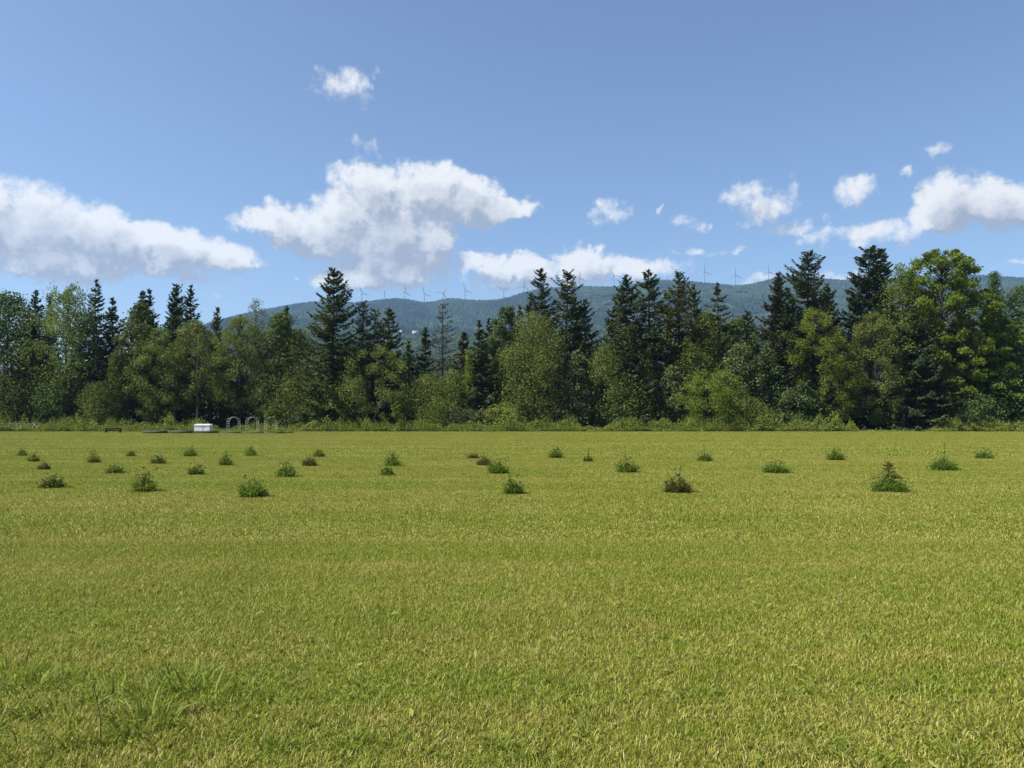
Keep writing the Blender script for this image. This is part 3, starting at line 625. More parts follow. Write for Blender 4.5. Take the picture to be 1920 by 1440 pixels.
BROAD = [
 # px, top, width px, depth, name, material, options, label
 (14,546,128,131,'broadleaf_tree','dark_leaf',dict(shape='dome', n=11700, leaf=0.45), 'dark broadleaf tree with rounded top where the woods leave the view beside the poplar'),
 (6,698,84,123.6,'shrub','olive_leaf',dict(shape='dome', n=5400, cb=.02, leaf=0.29), 'sunlit olive bush at the foot of the dark rounded tree'),
 (125,527,112,130,'poplar_tree','birch_leaf',dict(shape='ovoid', n=13500, cb=.16, K=80, leaf=0.36, gapn=.26), 'tall pale green poplar, highest leafy crown at its end of the woods'),
 (90,548,44,133,'poplar_tree','grey_leaf',dict(shape='cone', n=3600, cb=.3), 'thin grey-green poplar top beside the tall pale green poplar'),
 (150,640,60,127,'broadleaf_tree','dark_leaf',dict(shape='ovoid', n=5400, cb=.1), 'dark leafy tree under the tall pale green poplar'),
 (62,610,62,128,'leaning_birch','grey_leaf',dict(shape='ovoid', n=3240, cb=.35, lean=-2.0, gapn=.3, bark='pale_bark'), 'sparse grey birch with pale leaning trunk against dark leaves'),
 (105,712,78,124.6,'shrub','dark_leaf',dict(shape='dome', n=5850, cb=.04), 'dark leafy shrub at the field edge below the leaning birch'),
 (40,735,60,124.8,'shrub','dark_leaf',dict(shape='dome', n=4050, cb=.04), 'low shaded shrub next to the sunlit olive bush'),
 (262,563,86,132,'broadleaf_tree','dark_leaf',dict(shape='ovoid', n=9900, cb=.1, leaf=0.45), 'dark round broadleaf tree below the two matching spruce tips'),
 (216,657,54,125.2,'young_birch','birch_leaf',dict(shape='cone', n=5850, cb=.03, leaf=0.28), 'pointed young birch standing before dark spruces'),
 (188,716,66,123.8,'young_birch','birch_leaf',dict(shape='dome', n=6300, cb=.05, leaf=0.28), 'low spreading birch with leaves nearly on the ground beside the pointed young birch'),
 (298,614,100,126.5,'birch_tree','birch_leaf',dict(shape='ovoid', n=13500, cb=.10, K=142, leaf=0.28, rc=.82, trunks=3), 'full olive birch, first of three in a row behind the white covered box'),
 (366,597,92,126.8,'birch_tree','olive_leaf',dict(shape='ovoid', n=12600, cb=.24, K=135, leaf=0.28, rc=.82, trunks=4, bark='pale_bark'), 'tall birch with several thin trunks straight behind the white covered box'),
 (452,592,116,127.4,'birch_tree','birch_leaf',dict(shape='ovoid', n=14400, cb=.18, K=150, leaf=0.28, rc=.82, trunks=3), 'wide birch above the garden arches, last of three in a row'),
 (478,556,50,146,'bare_tree','pale_leaf',dict(shape='ovoid', n=1980, cb=.45, leaf=0.29, gapn=.2, bark='pale_bark'), 'pale thin-leaved tree showing sky through it above the wide birch'),
 (525,582,72,132,'broadleaf_tree','dark_leaf',dict(shape='dome', n=8100, cb=.2, leaf=0.41), 'round dark green tree between the wide birch and the broad tall spruce'),
 (560,612,78,128.6,'broadleaf_tree','birch_leaf',dict(shape='ovoid', n=9000, cb=.08), 'olive leafy tree leaning against the broad tall spruce'),
 (505,668,70,125.8,'shrub','dark_leaf',dict(shape='ovoid', n=6750, cb=.05), 'dark tall shrub right behind the sapling at the third arch'),
 (546,712,70,124.4,'shrub','olive_leaf',dict(shape='dome', n=6300, cb=.03, leaf=0.29), 'round olive shrub just past the garden arches'),
 (603,702,72,124.6,'shrub','birch_leaf',dict(shape='ovoid', n=6750, cb=.03, leaf=0.29), 'upright olive shrub under the broad tall spruce'),
 (572,752,56,123.3,'shrub','dark_leaf',dict(shape='dome', n=4050, cb=.02, leaf=0.29), 'low dark shrub wedged between two olive shrubs past the arches'),
 (706,645,124,125.0,'willow_tree','olive_leaf',dict(shape='dome', n=15300, cb=.16, K=135, leaf=0.28, rc=.82, gapn=.2), 'big rounded willow with a dark hollow under it, after the broad tall spruce'),
 (655,700,66,123.8,'willow_tree','birch_leaf',dict(shape='column', n=6750, cb=.02, leaf=0.28), 'lit column of willow leaves flanking the dark hollow'),
 (800,700,96,126.0,'shrub','olive_leaf',dict(shape='ovoid', n=9000, cb=.05, leaf=0.29), 'wide mixed olive shrub below the thin see-through pine'),
 (848,690,60,125.4,'shrub','birch_leaf',dict(shape='ovoid', n=5400, cb=.05, leaf=0.29), 'upright leafy shrub between the see-through pine and the near-black fir'),
 (822,743,74,123.0,'shrub','birch_leaf',dict(shape='dome', n=6750, cb=.01, leaf=0.27, K=45), 'neat round bush at the field edge below the see-through pine'),
 (880,764,66,123.0,'shrub','dark_leaf',dict(shape='dome', n=4050, cb=.0, leaf=0.27), 'low green bush at the foot of the purple dead twigs'),
 (940,752,92,123.2,'shrub','weed_leaf',dict(shape='dome', n=6750, cb=.0, leaf=0.32), 'light green loose bush at the field edge below the aspens'),
 (880,655,30,124.6,'shrub','bright_leaf',dict(shape='cone', n=2340, cb=.25, leaf=0.29), 'bright yellow-green spray of leaves against the near-black fir'),
 (948,570,62,132,'aspen_tree','teal_leaf',dict(shape='column', n=9000, cb=.12, K=70, leaf=0.38, rc=.95), 'grey-green aspen column with twin tops at the gap edge'),
 (935,600,40,133,'aspen_tree','grey_leaf',dict(shape='column', n=4500, cb=.15, leaf=0.38), 'shorter grey-green aspen on the gap side of its taller twin'),
 (1000,584,106,129,'broadleaf_tree','olive_leaf',dict(shape='dome', n=12150, cb=.08, leaf=0.32), 'broad sunlit olive tree in front of the tall spruce pair'),
 (962,645,74,125.6,'birch_tree','birch_leaf',dict(shape='ovoid', n=8100, cb=.04, leaf=0.28), 'shaded birch between near-black fir and the brown-olive birch column'),
 (1024,637,66,124.4,'birch_tree','olive_leaf',dict(shape='column', n=9900, cb=.05, leaf=0.27, K=80, rc=.9), 'brown-olive birch column standing out at the field edge'),
 (1084,652,58,125.6,'broadleaf_tree','grey_leaf',dict(shape='ovoid', n=4950, cb=.08, leaf=0.50, rc=1.0), 'large-leaved tree with glossy pale leaves beside the birch column'),
 (1070,700,60,124.2,'shrub','grey_leaf',dict(shape='dome', n=4500, cb=.03, leaf=0.38), 'pale speckled shrub at the foot of the large-leaved tree'),
 (1133,643,66,125.0,'birch_tree','olive_leaf',dict(shape='ovoid', n=8550, cb=.06, leaf=0.27, K=70), 'feathery olive birch at the open gap after the tall spruce pair'),
 (1212,652,56,125.0,'young_birch','bright_leaf',dict(shape='cone', n=5400, cb=.05, leaf=0.29), 'pointed bright green young tree below the second big spruce'),
 (1180,700,60,124.2,'shrub','birch_leaf',dict(shape='ovoid', n=5850, cb=.03, leaf=0.29), 'olive shrub between the feathery birch and pointed bright tree'),
 (1258,683,66,125.6,'broadleaf_tree','grey_leaf',dict(shape='ovoid', n=7200, cb=.06, leaf=0.36), 'grey-green leafy tree next to the bright round bush'),
 (1300,642,76,127.0,'birch_tree','birch_leaf',dict(shape='ovoid', n=8550, cb=.2, leaf=0.29), 'olive birch rising behind the bright round bush'),
 (1328,692,122,123.6,'shrub','bright_leaf',dict(shape='dome', n=13500, cb=.02, K=165, leaf=0.27, rc=.82), 'bright yellow-green round bush, the widest at the field edge'),
 (1398,740,76,123.4,'shrub','olive_leaf',dict(shape='dome', n=6750, cb=.14, leaf=0.27), 'low arching olive bush joined to the bright round bush'),
 (1326,578,52,132,'birch_tree','bright_leaf',dict(shape='ovoid', n=5400, cb=.3, leaf=0.32), 'bright leafy top pressed against the layered spruce'),
 (1386,592,66,133,'maple_tree','dark_leaf',dict(shape='dome', n=7650, cb=.2, leaf=0.41), 'dark green maple top below the layered spruce'),
 (1386,638,84,126.8,'broadleaf_tree','grey_leaf',dict(shape='ovoid', n=9900, cb=.06, leaf=0.36, gapn=.15), 'grey-green tree with dark gaps above the low arching olive bush'),
 (1440,640,70,127.2,'broadleaf_tree','dark_leaf',dict(shape='ovoid', n=6750, cb=.05, leaf=0.36), 'shaded leafy tree at the foot of the half-dead grey fir'),
 (1496,720,74,123.8,'shrub','teal_leaf',dict(shape='dome', n=6300, cb=.03, leaf=0.41), 'blue-green large-leaved shrub before the leaning birch'),
 (1552,578,112,125.0,'leaning_birch','bright_leaf',dict(shape='ovoid', n=17100, cb=.06, K=165, leaf=0.28, rc=.82, lean=-2.6), 'large bright birch leaning towards the tall shaggy pine'),
 (1642,584,112,126.2,'birch_tree','olive_leaf',dict(shape='ovoid', n=15300, cb=.06, K=157, leaf=0.28, rc=.82), 'large upright olive birch between leaning birch and flat-tiered fir'),
 (1692,490,68,130,'birch_tree','birch_leaf',dict(shape='ovoid', n=8550, cb=.25, leaf=0.29, gapn=.22, bark='pale_bark'), 'tall airy birch with pale trunk against the big maple'),
 (1768,464,158,131,'maple_tree','maple_leaf',dict(shape='dome', n=42000, cb=.14, K=230, leaf=0.42, rc=1.35, flat=.62, fill=.35), 'big yellow-green maple, the tallest leafy crown in the woods'),
 (1868,503,84,133,'broadleaf_tree','teal_leaf',dict(shape='cone', n=9450, cb=.15, leaf=0.36, gapn=.15), 'dark green pointed tree just past the big maple'),
 (1925,526,96,134,'broadleaf_tree','dark_leaf',dict(shape='dome', n=8550, cb=.1, leaf=0.41), 'dark green tree cut by the picture edge past the pointed tree'),
 (1872,590,140,127.2,'maple_tree','maple_leaf',dict(shape='dome', n=14400, cb=.26, K=90, leaf=0.45, rc=1.3, flat=.42), 'lower spreading maple boughs with dark gaps under the pointed tree'),
 (1800,625,84,127.6,'maple_tree','maple_leaf',dict(shape='dome', n=7200, cb=.26, K=50, leaf=0.43, rc=1.2, flat=.42), 'young maple tier shaded below the big maple'),
 (1778,675,60,124.6,'shrub','grey_leaf',dict(shape='cone', n=5400, cb=.04, leaf=0.29), 'olive grey pointed shrub beside the flat-tiered fir'),
 (1822,735,106,123.6,'shrub','teal_leaf',dict(shape='dome', n=8550, cb=.05, leaf=0.38), 'wide green maple shrub at the field edge below the maple boughs'),
 (1872,660,78,125.8,'broadleaf_tree','dark_leaf',dict(shape='ovoid', n=7200, cb=.1, leaf=0.36), 'dark leafy tree under the lower maple boughs'),
 (1912,712,76,124.8,'shrub','dark_leaf',dict(shape='ovoid', n=5400, cb=.03, leaf=0.32), 'dark shaded shrub cut by the picture edge under the maple boughs'),
]
for i, (px, top, wpx, D, nm, mat, op, label) in enumerate(BROAD):
    cat = 'shrub' if nm == 'shrub' else 'tree'
    if D < 129: D += 3.2
    o, H = tree_at(nm, px, top, D, label, cat, GS if cat == 'shrub' else GB)
    if D < 132.5: op = dict(op, n=int(op.get('n', 9000) * 1.22))
    if mat in ('birch_leaf', 'olive_leaf', 'bright_leaf'): op = dict(op, soft=True, leaf=.92 * op.get('leaf', .3), n=int(1.14 * op['n']))
    v, q, rn, T0, T = broadleaf(400 + i, H, wpx * D / FPX * 1.2, **op)
    obj('crown', mesh_np('crown', v, q, rn, mat), o)
    obj('trunk', T0.mesh('trunk', op.get('bark', 'bark')), o); obj('limbs', T.mesh('limbs', 'bark'), o)

# wood behind the edge trees: one unbroken mass of shaded foliage
rg = np.random.default_rng(77)
SKYL = [(-300,590),(0,590),(60,578),(120,582),(180,592),(240,592),(300,604),(340,604),(380,628),(450,632),(520,632),(600,642),(700,645),(760,672),(860,676),(900,645),(960,632),(1100,642),(1140,668),(1180,604),(1280,604),(1350,606),(1420,622),(1500,592),(1580,622),(1640,584),(1700,562),(1800,545),(1920,545),(2200,545)]
n = 84000
Yw = rg.uniform(133, 153, n); pxw = rg.uniform(-160, 2080, n); Xw = (pxw - 960) / FPX * Yw
topw = np.interp(pxw, [s[0] for s in SKYL], [s[1] for s in SKYL]) + 46 * (fbm(pxw / 26, Yw / 5, 8, 2) - .5)
Hw = EYE + (HOR - topw) / FPX * Yw
Zw = Hw * rg.random(n) ** .8
low = rg.random(n) < .36; Zw[low] = 7.5 * rg.random(low.sum()); Yw[low] = rg.uniform(131, 139, low.sum()); Xw = (pxw - 960) / FPX * Yw
c = np.stack([Xw, Yw, Zw], -1)
v, q = leaves(c, rg.normal(0, 1, (n, 3)), rg.normal(0, .6, (n, 3)) + np.array([0, 0, .8]), rg.uniform(.6, 1.25, n) * (1 - .45 * Zw / Hw), rg.uniform(.4, .8, n) * (1 - .45 * Zw / Hw))
wo_ = obj('woodland', mesh_np('woodland', v, q, np.repeat(rg.random(n), 4), 'wood_leaf')); tag(wo_, 'dark unbroken woodland behind the trees of the field edge', 'woodland', kind='stuff')

# weeds and ferns along the edge of the field
n = 68000
pxw = rg.uniform(-120, 2040, n); Yw = 120.6 + 3.6 * rg.random(n) ** 1.2
prof = np.interp(pxw, [-120,0,200,360,420,555,680,780,880,1000,1080,1200,1320,1400,1480,1560,1590,1610,1740,1760,1800,2040], [1.2,1.1,1.1,.8,.3,.75,.9,1.0,.7,.8,.9,.7,.85,.85,1.2,1.1,.8,.12,.12,.7,1.1,1.25])
front = 119.3 + 3.0 * fbm(pxw / 60, 0 * pxw, 51, 3)
Yw = np.maximum(Yw, front + .3 * rg.random(n))
hgt = 1.5 * prof * (.15 + 1.7 * fbm(pxw / 16, Yw / 1.2, 3, 3) ** 1.5 / .7) * np.clip((Yw - front) / .8, .3, 1) * np.clip(.35 + 1.5 * fbm(pxw / 70, 0 * pxw + 3, 61, 2), .4, 1.25)
Zw = hgt * rg.random(n) ** .6
keep = rg.random(n) < np.clip(prof * 1.2, 0, 1); pxw, Yw, Zw = pxw[keep], Yw[keep], Zw[keep]; n = len(Zw)
c = np.stack([(pxw - 960) / FPX * Yw, Yw, Zw + .03], -1)
ax = rg.normal(0, .8, (n, 3)) + np.array([0, 0, .6])
gr_ = (fbm(pxw / 34, Yw / 2.5, 91, 3) + rg.normal(0, .05, n)) > .53          # stretches of tall grass between the leafy weeds
ax[gr_] = rg.normal(0, .18, (gr_.sum(), 3)) + np.array([0, 0, 1.])
ll, lw = rg.uniform(.14, .40, n), rg.uniform(.07, .18, n); ll[gr_] = rg.uniform(.35, .85, gr_.sum()); lw[gr_] = rg.uniform(.025, .06, gr_.sum())
v, q = leaves(c, ax, rg.normal(0, .6, (n, 3)) + np.array([0, 0, .5]), ll, lw)
we = obj('edge_weeds', mesh_np('edge_weeds', v, q, np.repeat(rg.random(n), 4), 'weed_leaf')); tag(we, 'light green weeds and ferns along the foot of the trees', 'weeds', kind='stuff')
n = 700
pxw = rg.uniform(-30, 75, n); Yw = rg.uniform(121.4, 123, n); c = np.stack([(pxw - 960) / FPX * Yw, Yw, .45 + .9 * rg.random(n)], -1)
v, q = leaves(c, rg.normal(0, 1, (n, 3)), rg.normal(0, .4, (n, 3)) + np.array([0, 0, 1]), rg.uniform(.06, .16, n), rg.uniform(.05, .1, n))
tag(obj('white_blossom', mesh_np('white_blossom', v, q, None, 'white_flower')), 'small white flower heads over the weeds under the dark rounded tree', 'flowers', kind='stuff')

# ------------------------------------------------------------------ wind turbines on the ridge
def turbine_meshes():
    T = Tubes(); T.add([(0,0,0),(0,0,40),(0,0,79)], [2.6, 2.2, 1.5], 10); tower = T.mesh('tower', 'turbine_white', True)
    T = Tubes(); T.add([(0,-3.2,0),(0,-3.0,0),(0,5.5,0),(0,6.2,0)], [.4,1.7,1.8,.9], 8); nac = T.mesh('nacelle', 'turbine_white', True)
    T = Tubes(); T.add([(0,-1.9,0),(0,-1.5,0),(0,-.6,0),(0,.6,0)], [.1,.9,1.4,1.3], 8); hub = T.mesh('hub', 'turbine_white', True)
    zs = np.array([0, 2.5, 8, 18, 30, 41, 45.5]); ch = np.array([1.9, 2.8, 4.8, 4.0, 3.1, 2.2, .8]); th = np.array([1.8, 1.7, 1.3, .9, .6, .4, .2])
    v = []
    for z, c, h in zip(zs, ch, th): v += [(-.35*c, 0, z), (0, -.5*h, z), (.65*c, 0, z), (0, .5*h, z)]
    q = [(4*i+j, 4*i+(j+1) % 4, 4*i+4+(j+1) % 4, 4*i+4+j) for i in range(6) for j in range(4)] + [(24, 25, 26, 27)]
    blade = mesh_np('blade', v, np.array(q), None, 'turbine_white', True)
    return tower, nac, hub, blade
TWR, NAC, HUB, BLD = turbine_meshes()
TURB = [
 (678.5,550,-20,8,'wind turbine over the olive cedar, just past the broad tall spruce'),
 (720.5,547,0,88,'wind turbine seen edge-on so only its thin mast shows'),
 (759,547.5,4,5,'wind turbine with one blade straight up on the crest of the first low hump'),
 (795.5,551,-12,-6,'wind turbine standing in the dip between the two low humps'),
 (831,549,32,10,'wind turbine half sunk behind the second low hump'),
 (872,545,-14,0,'wind turbine on the slope straight above the gap past the second hump'),
 (944.5,544,60,4,'wind turbine with blades in a Y shape at the foot of the rising ridge'),
 (982,536,10,12,'wind turbine on the rising ridge just before the tall spruce pair'),
 (1087,521,0,3,'wind turbine between tall ragged spruce and the flat stretch of ridge, blade upright'),
 (1151,517.5,-26,-4,'wind turbine on the flat stretch just before the row of big spruces'),
 (1269,507,56,6,'wind turbine with two raised blades behind the third big spruce'),
 (1321,509,0,0,'wind turbine on the high dome after the third big spruce'),
 (1378.5,515,4,4,'wind turbine in the saddle between layered spruce and half-dead fir'),
 (1441,509,0,-5,'wind turbine just beside the slim tip of the half-dead fir'),
 (1597,521,-38,2,'wind turbine almost hidden by the airy white pine, one blade showing')]
for px, hy, rot, yaw, label in TURB:
    x, y, z = at(px, hy, 4560.0)
    o = empty('wind_turbine', (x, y, z - 80.0), label, 'wind turbine', 'wind turbines on the ridge', math.radians(yaw) - math.atan2(x, y))
    obj('tower', TWR, o); obj('nacelle', NAC, o, (0, 0, 80.0)); h = obj('hub', HUB, o, (0, -4.2, 80.0))
    for k in range(3):
        b_ = obj('blade', BLD, h); b_.rotation_euler = (0, math.radians(rot + 120 * k), 0)

for px, py, D, wd, dp, hh, label in FARM:
    x, y, z = at(px, py, D)
    o = empty('farm_building', (x, y, z - hh * .6), label, 'building', 'farm buildings on the slope', .25)
    T = Tubes(); T.box((-wd/2, -dp/2, -6), (wd/2, dp/2, hh)); obj('wall', T.mesh('wall', 'far_wall'), o)
    e = .6; rv = [(-wd/2-e, -dp/2-e, hh), (wd/2+e, -dp/2-e, hh), (wd/2+e, dp/2+e, hh), (-wd/2-e, dp/2+e, hh), (-wd/2-e, 0, hh+dp*.32), (wd/2+e, 0, hh+dp*.32)]
    obj('roof', mesh_np('roof', rv, [np.array([(0,1,5,4),(2,3,4,5)]), np.array([(3,0,4),(1,2,5)])], None, 'far_roof'), o)
    for k in range(max(2, int(wd / 5))):
        T = Tubes(); xk = -wd/2 + (k + .5) * wd / max(2, int(wd / 5)); T.box((xk - .7, -dp/2 - .08, hh * .42), (xk + .7, -dp/2 + .02, hh * .78)); obj('window', T.mesh('window', 'far_window'), o)

# ------------------------------------------------------------------ garden at the field edge
def arch(px, label):
    x, y, z = at(px, 800, 107.5)
    o = empty('garden_arch', (x, y, 0), label, 'garden arch', 'white garden arches', math.radians(38))
    w, d, hs = .755, .46, 1.52
    th = np.linspace(0, np.pi, 13)
    path = np.concatenate([[(-w, 0, 0), (-w, 0, hs * .5)], np.stack([-w * np.cos(th), 0 * th, hs + w * .95 * np.sin(th)], -1), [(w, 0, hs * .5), (w, 0, 0)]])
    for yy in (-d, d):
        T = Tubes(); T.add(path + np.array([0, yy, 0]), np.full(len(path), .018), 6); obj('hoop', T.mesh('hoop', 'white_paint', True), o)
    pts = [(s * w, zz) for s in (-1, 1) for zz in (.25, .62, .99, 1.36)] + [(-w * math.cos(a), hs + w * .95 * math.sin(a)) for a in np.linspace(.15, math.pi - .15, 6)]
    for (xx, zz) in pts:
        T = Tubes(); T.add([(xx, -d, zz), (xx, d, zz)], [.014, .014], 5); obj('rung', T.mesh('rung', 'white_paint'), o)
arch(438, 'white garden arch closest to the white covered box')
arch(473, 'white garden arch in the middle of the three')
arch(508, 'white garden arch half hidden behind the slender sapling')

x, y, _ = at(381.5, 805, 105.5)
o = empty('covered_crate', (x, y, 0), 'white fabric covered crate standing before the birch trunks', 'crate', None, .06)
g = np.linspace(-1, 1, 17); rg = np.random.default_rng(6)
V, Q = [], []
def sheet(fn, nu, nv):
    off = sum(len(a) for a in V); U, W_ = np.meshgrid(np.linspace(0, 1, nu), np.linspace(0, 1, nv)); V.append(np.stack(fn(U, W_), -1).reshape(-1, 3))
    ii = np.arange(nu * nv).reshape(nv, nu); Q.append(np.stack([ii[:-1,:-1], ii[:-1,1:], ii[1:,1:], ii[1:,:-1]], -1).reshape(-1, 4) + off)
hw, hd, hh = 1.02, .62, 1.12
wr = lambda a, b, k: .05 * (fbm(a * 5 + k, b * 4 + k, 12, 3) - .5)
sheet(lambda u, w: (-hw + 2*hw*u, -hd - .04*(1-w) + wr(u*2, w, 1), .04 + hh*w + 0*u), 24, 10)
sheet(lambda u, w: (hw + .04*(1-w) + wr(u, w, 5), -hd + 2*hd*u, .04 + hh*w + 0*u), 12, 10)
sheet(lambda u, w: (-hw - .04*(1-w) + wr(u, w, 9), hd - 2*hd*u, .04 + hh*w + 0*u), 12, 10)
sheet(lambda u, w: (hw - 2*hw*u, hd + .04*(1-w) + wr(u, w, 14), .04 + hh*w + 0*u), 24, 10)
obj('cover_sides', mesh_np('cover_sides', np.concatenate(V), np.concatenate(Q), None, 'white_cover', True), o)
V, Q = [], []
sheet(lambda u, w: (-(hw+.05) + 2*(hw+.05)*u, -(hd+.05) + 2*(hd+.05)*w, hh + .08 + .07*np.minimum(1, 6*np.minimum(np.minimum(u,1-u), np.minimum(w,1-w))) - .05*np.exp(-((u-.5)/.12)**2) + wr(u*2, w, 3)), 30, 14)
sheet(lambda u, w: (-(hw+.05) + 2*(hw+.05)*u, -(hd+.055) + 0*u, hh - .10 + .18*w), 24, 3)
sheet(lambda u, w: (hw + .055 + 0*u, -(hd+.05) + 2*(hd+.05)*u, hh - .10 + .18*w), 12, 3)
sheet(lambda u, w: (-hw - .055 + 0*u, (hd+.05) - 2*(hd+.05)*u, hh - .10 + .18*w), 12, 3)
obj('lid', mesh_np('lid', np.concatenate(V), np.concatenate(Q), None, 'white_cover', True), o)
T = Tubes(); T.add([(.05, -hd-.085, .05), (.03, -hd-.075, .5), (.05, -hd-.06, hh-.1)], [.018]*3, 5); obj('seam', T.mesh('seam', 'white_paint', True), o)

x0 = at(268, 810, 104.5)[0]; x1 = at(532, 810, 104.5)[0]; y0 = 104.3
o = empty('garden_bed', ((x0 + x1) / 2, y0, 0), 'long low garden bed edged with dark green boards under the arches and crate', 'garden bed')
L_ = x1 - x0; cuts = np.array([0, .18, .36, .54, .70, .86, 1.0]); hs_ = [.40, .40, .36, .20, .18, .18]
rg = np.random.default_rng(9)
for k in range(6):
    T = Tubes(); T.box((-L_/2 + cuts[k]*L_ + .02, -.03, -.05), (-L_/2 + cuts[k+1]*L_ - .02, .03, hs_[k])); bo = obj('board', T.mesh('board', 'green_board' if k < 3 else 'old_board'), o); bo.rotation_euler = (rg.normal(0, .03), 0, rg.normal(0, .004))
    T = Tubes(); T.box((-L_/2 + cuts[k]*L_ + .02, 4.6, -.05), (-L_/2 + cuts[k+1]*L_ - .02, 4.66, .2)); obj('board', T.mesh('board', 'old_board'), o)
T = Tubes(); T.box((-L_/2 + .1, .05, -.03), (L_/2 - .1, 4.55, .10)); obj('soil', T.mesh('soil', 'soil'), o)
n = 9000; rr = rg.random(n); xl = -L_/2 + .2 + (L_ - .4) * rg.random(n); yl = .2 + 4.2 * rg.random(n)
hg = .55 * fbm(xl * .9, yl * .9, 21, 3) * np.interp((xl + L_/2) / L_, [0, .3, .42, .55, 1], [.9, .8, .6, .75, 1.1])
v, q = leaves(np.stack([xl, yl, .1 + hg * rr], -1), rg.normal(0, .8, (n, 3)) + np.array([0, 0, .7]), rg.normal(0, .6, (n, 3)) + np.array([0, 0, .5]), rg.uniform(.12, .34, n), rg.uniform(.05, .14, n))
pl_ = obj('garden_plants', mesh_np('garden_plants', v, q, np.repeat(rg.random(n), 4), 'weed_leaf'), o); pl_['kind'] = 'stuff'

x, y, _ = at(212, 808, 110.0)
o = empty('wooden_bench', (x, y, 0), 'weathered low wooden bench overgrown by weeds near the garden bed', 'bench', None, .1)
for k in range(3):
    T = Tubes(); T.box((-1.15, -.30 + .21*k, .62), (1.15, -.12 + .21*k, .67)); obj('plank', T.mesh('plank', 'old_board'), o)
for s in (-1, 1):
    T = Tubes(); T.box((s*.95 - .06, -.28, 0), (s*.95 + .06, .28, .615)); obj('leg', T.mesh('leg', 'old_board'), o)
T = Tubes(); T.box((-1.12, -.27, .50), (1.12, -.23, .615)); obj('rail', T.mesh('rail', 'old_board'), o)
T = Tubes(); T.box((-.88, -.03, .25), (.88, .03, .37)); obj('stretcher', T.mesh('stretcher', 'old_board'), o)

def sapling(px, top, base, wpx, D, seed, mat, label):
    x, y, _ = at(px, base, D); H = at(px, top, D)[2]
    o = empty('sapling', (x, y, 0), label, 'sapling')
    v, q, rn, T0, T = broadleaf(seed, H, wpx * D / FPX, shape='ovoid', cb=.42, K=18, n=900, leaf=.22, rc=.30, twigs=False)
    obj('crown', mesh_np('crown', v, q, rn, mat), o)
    T = Tubes(); T.add([(0,0,-.05),(.02,0,H*.5),(0,0,H*.9)], [.035,.025,.01], 5); obj('stem', T.mesh('stem', 'dark_stem'), o)
sapling(508, 760, 811, 28, 103.6, 901, 'maple_leaf', 'slender sapling with yellow-green top in front of the third arch')
sapling(742, 750, 806, 20, 121.0, 902, 'bright_leaf', 'thin bright sapling at the field edge before the dark willow hollow')

# bare grey and purple dead twigs at the foot of the near-black fir
x, y, _ = at(880, 790, 124.2)
o = empty('dead_brush', (x, y, 0), 'tangle of purple-grey dead twigs at the foot of the near-black fir', 'brush', GS)
rg = np.random.default_rng(15); T = Tubes()
for k in range(420):
    a, s = rg.uniform(0, 6.28), rg.random() ** .6; b0 = np.array([rg.normal(0, 1.8), rg.normal(0, .5), rg.uniform(.2, 3.0)])
    dv = unit(np.array([math.cos(a) * .9, math.sin(a) * .6, rg.normal(.35, .4)])) * rg.uniform(.6, 1.7)
    T.add([b0, b0 + dv * .5 + rg.normal(0, .08, 3), b0 + dv], [.020, .014, .006], 3)
obj('twigs', T.mesh('twigs', 'dead_twig'), o)
T = Tubes()
for k in range(5): T.add([(rg.normal(0, 1), 0, -.1), (rg.normal(0, 1), 0, 1.6), (rg.normal(0, 1.4), 0, 3.2)], [.06, .045, .02], 5)
obj('stems', T.mesh('stems', 'dead_twig'), o)
for (px, b1, b2, D, lean, label) in [(860, 752, 792, 123.0, 10, 'broken pale snag leaning out of the dark willow hollow'), (1340, 678, 720, 131.0, 12, 'bare pale snag behind the bright round bush')]:
    if px == 860: px = 703
    x, y, z0 = at(px - lean / 2, b2, D); x2, _, z2 = at(px + lean, b1, D)
    o = empty('dead_snag', (x, y, 0), label, 'snag')
    T = Tubes(); T.add([(-.3, 0, -.1), (0, 0, z0), ((x2 - x) * .5 + .1, 0, .5 * (z0 + z2)), (x2 - x, 0, z2)], [.07, .06, .05, .02], 5); obj('trunk', T.mesh('trunk', 'pale_bark'), o)
    T = Tubes(); T.add([((x2 - x) * .5, 0, .5 * (z0 + z2)), ((x2 - x) * .5 - .5, 0, z2)], [.03, .01], 4); obj('branch', T.mesh('branch', 'pale_bark'), o)

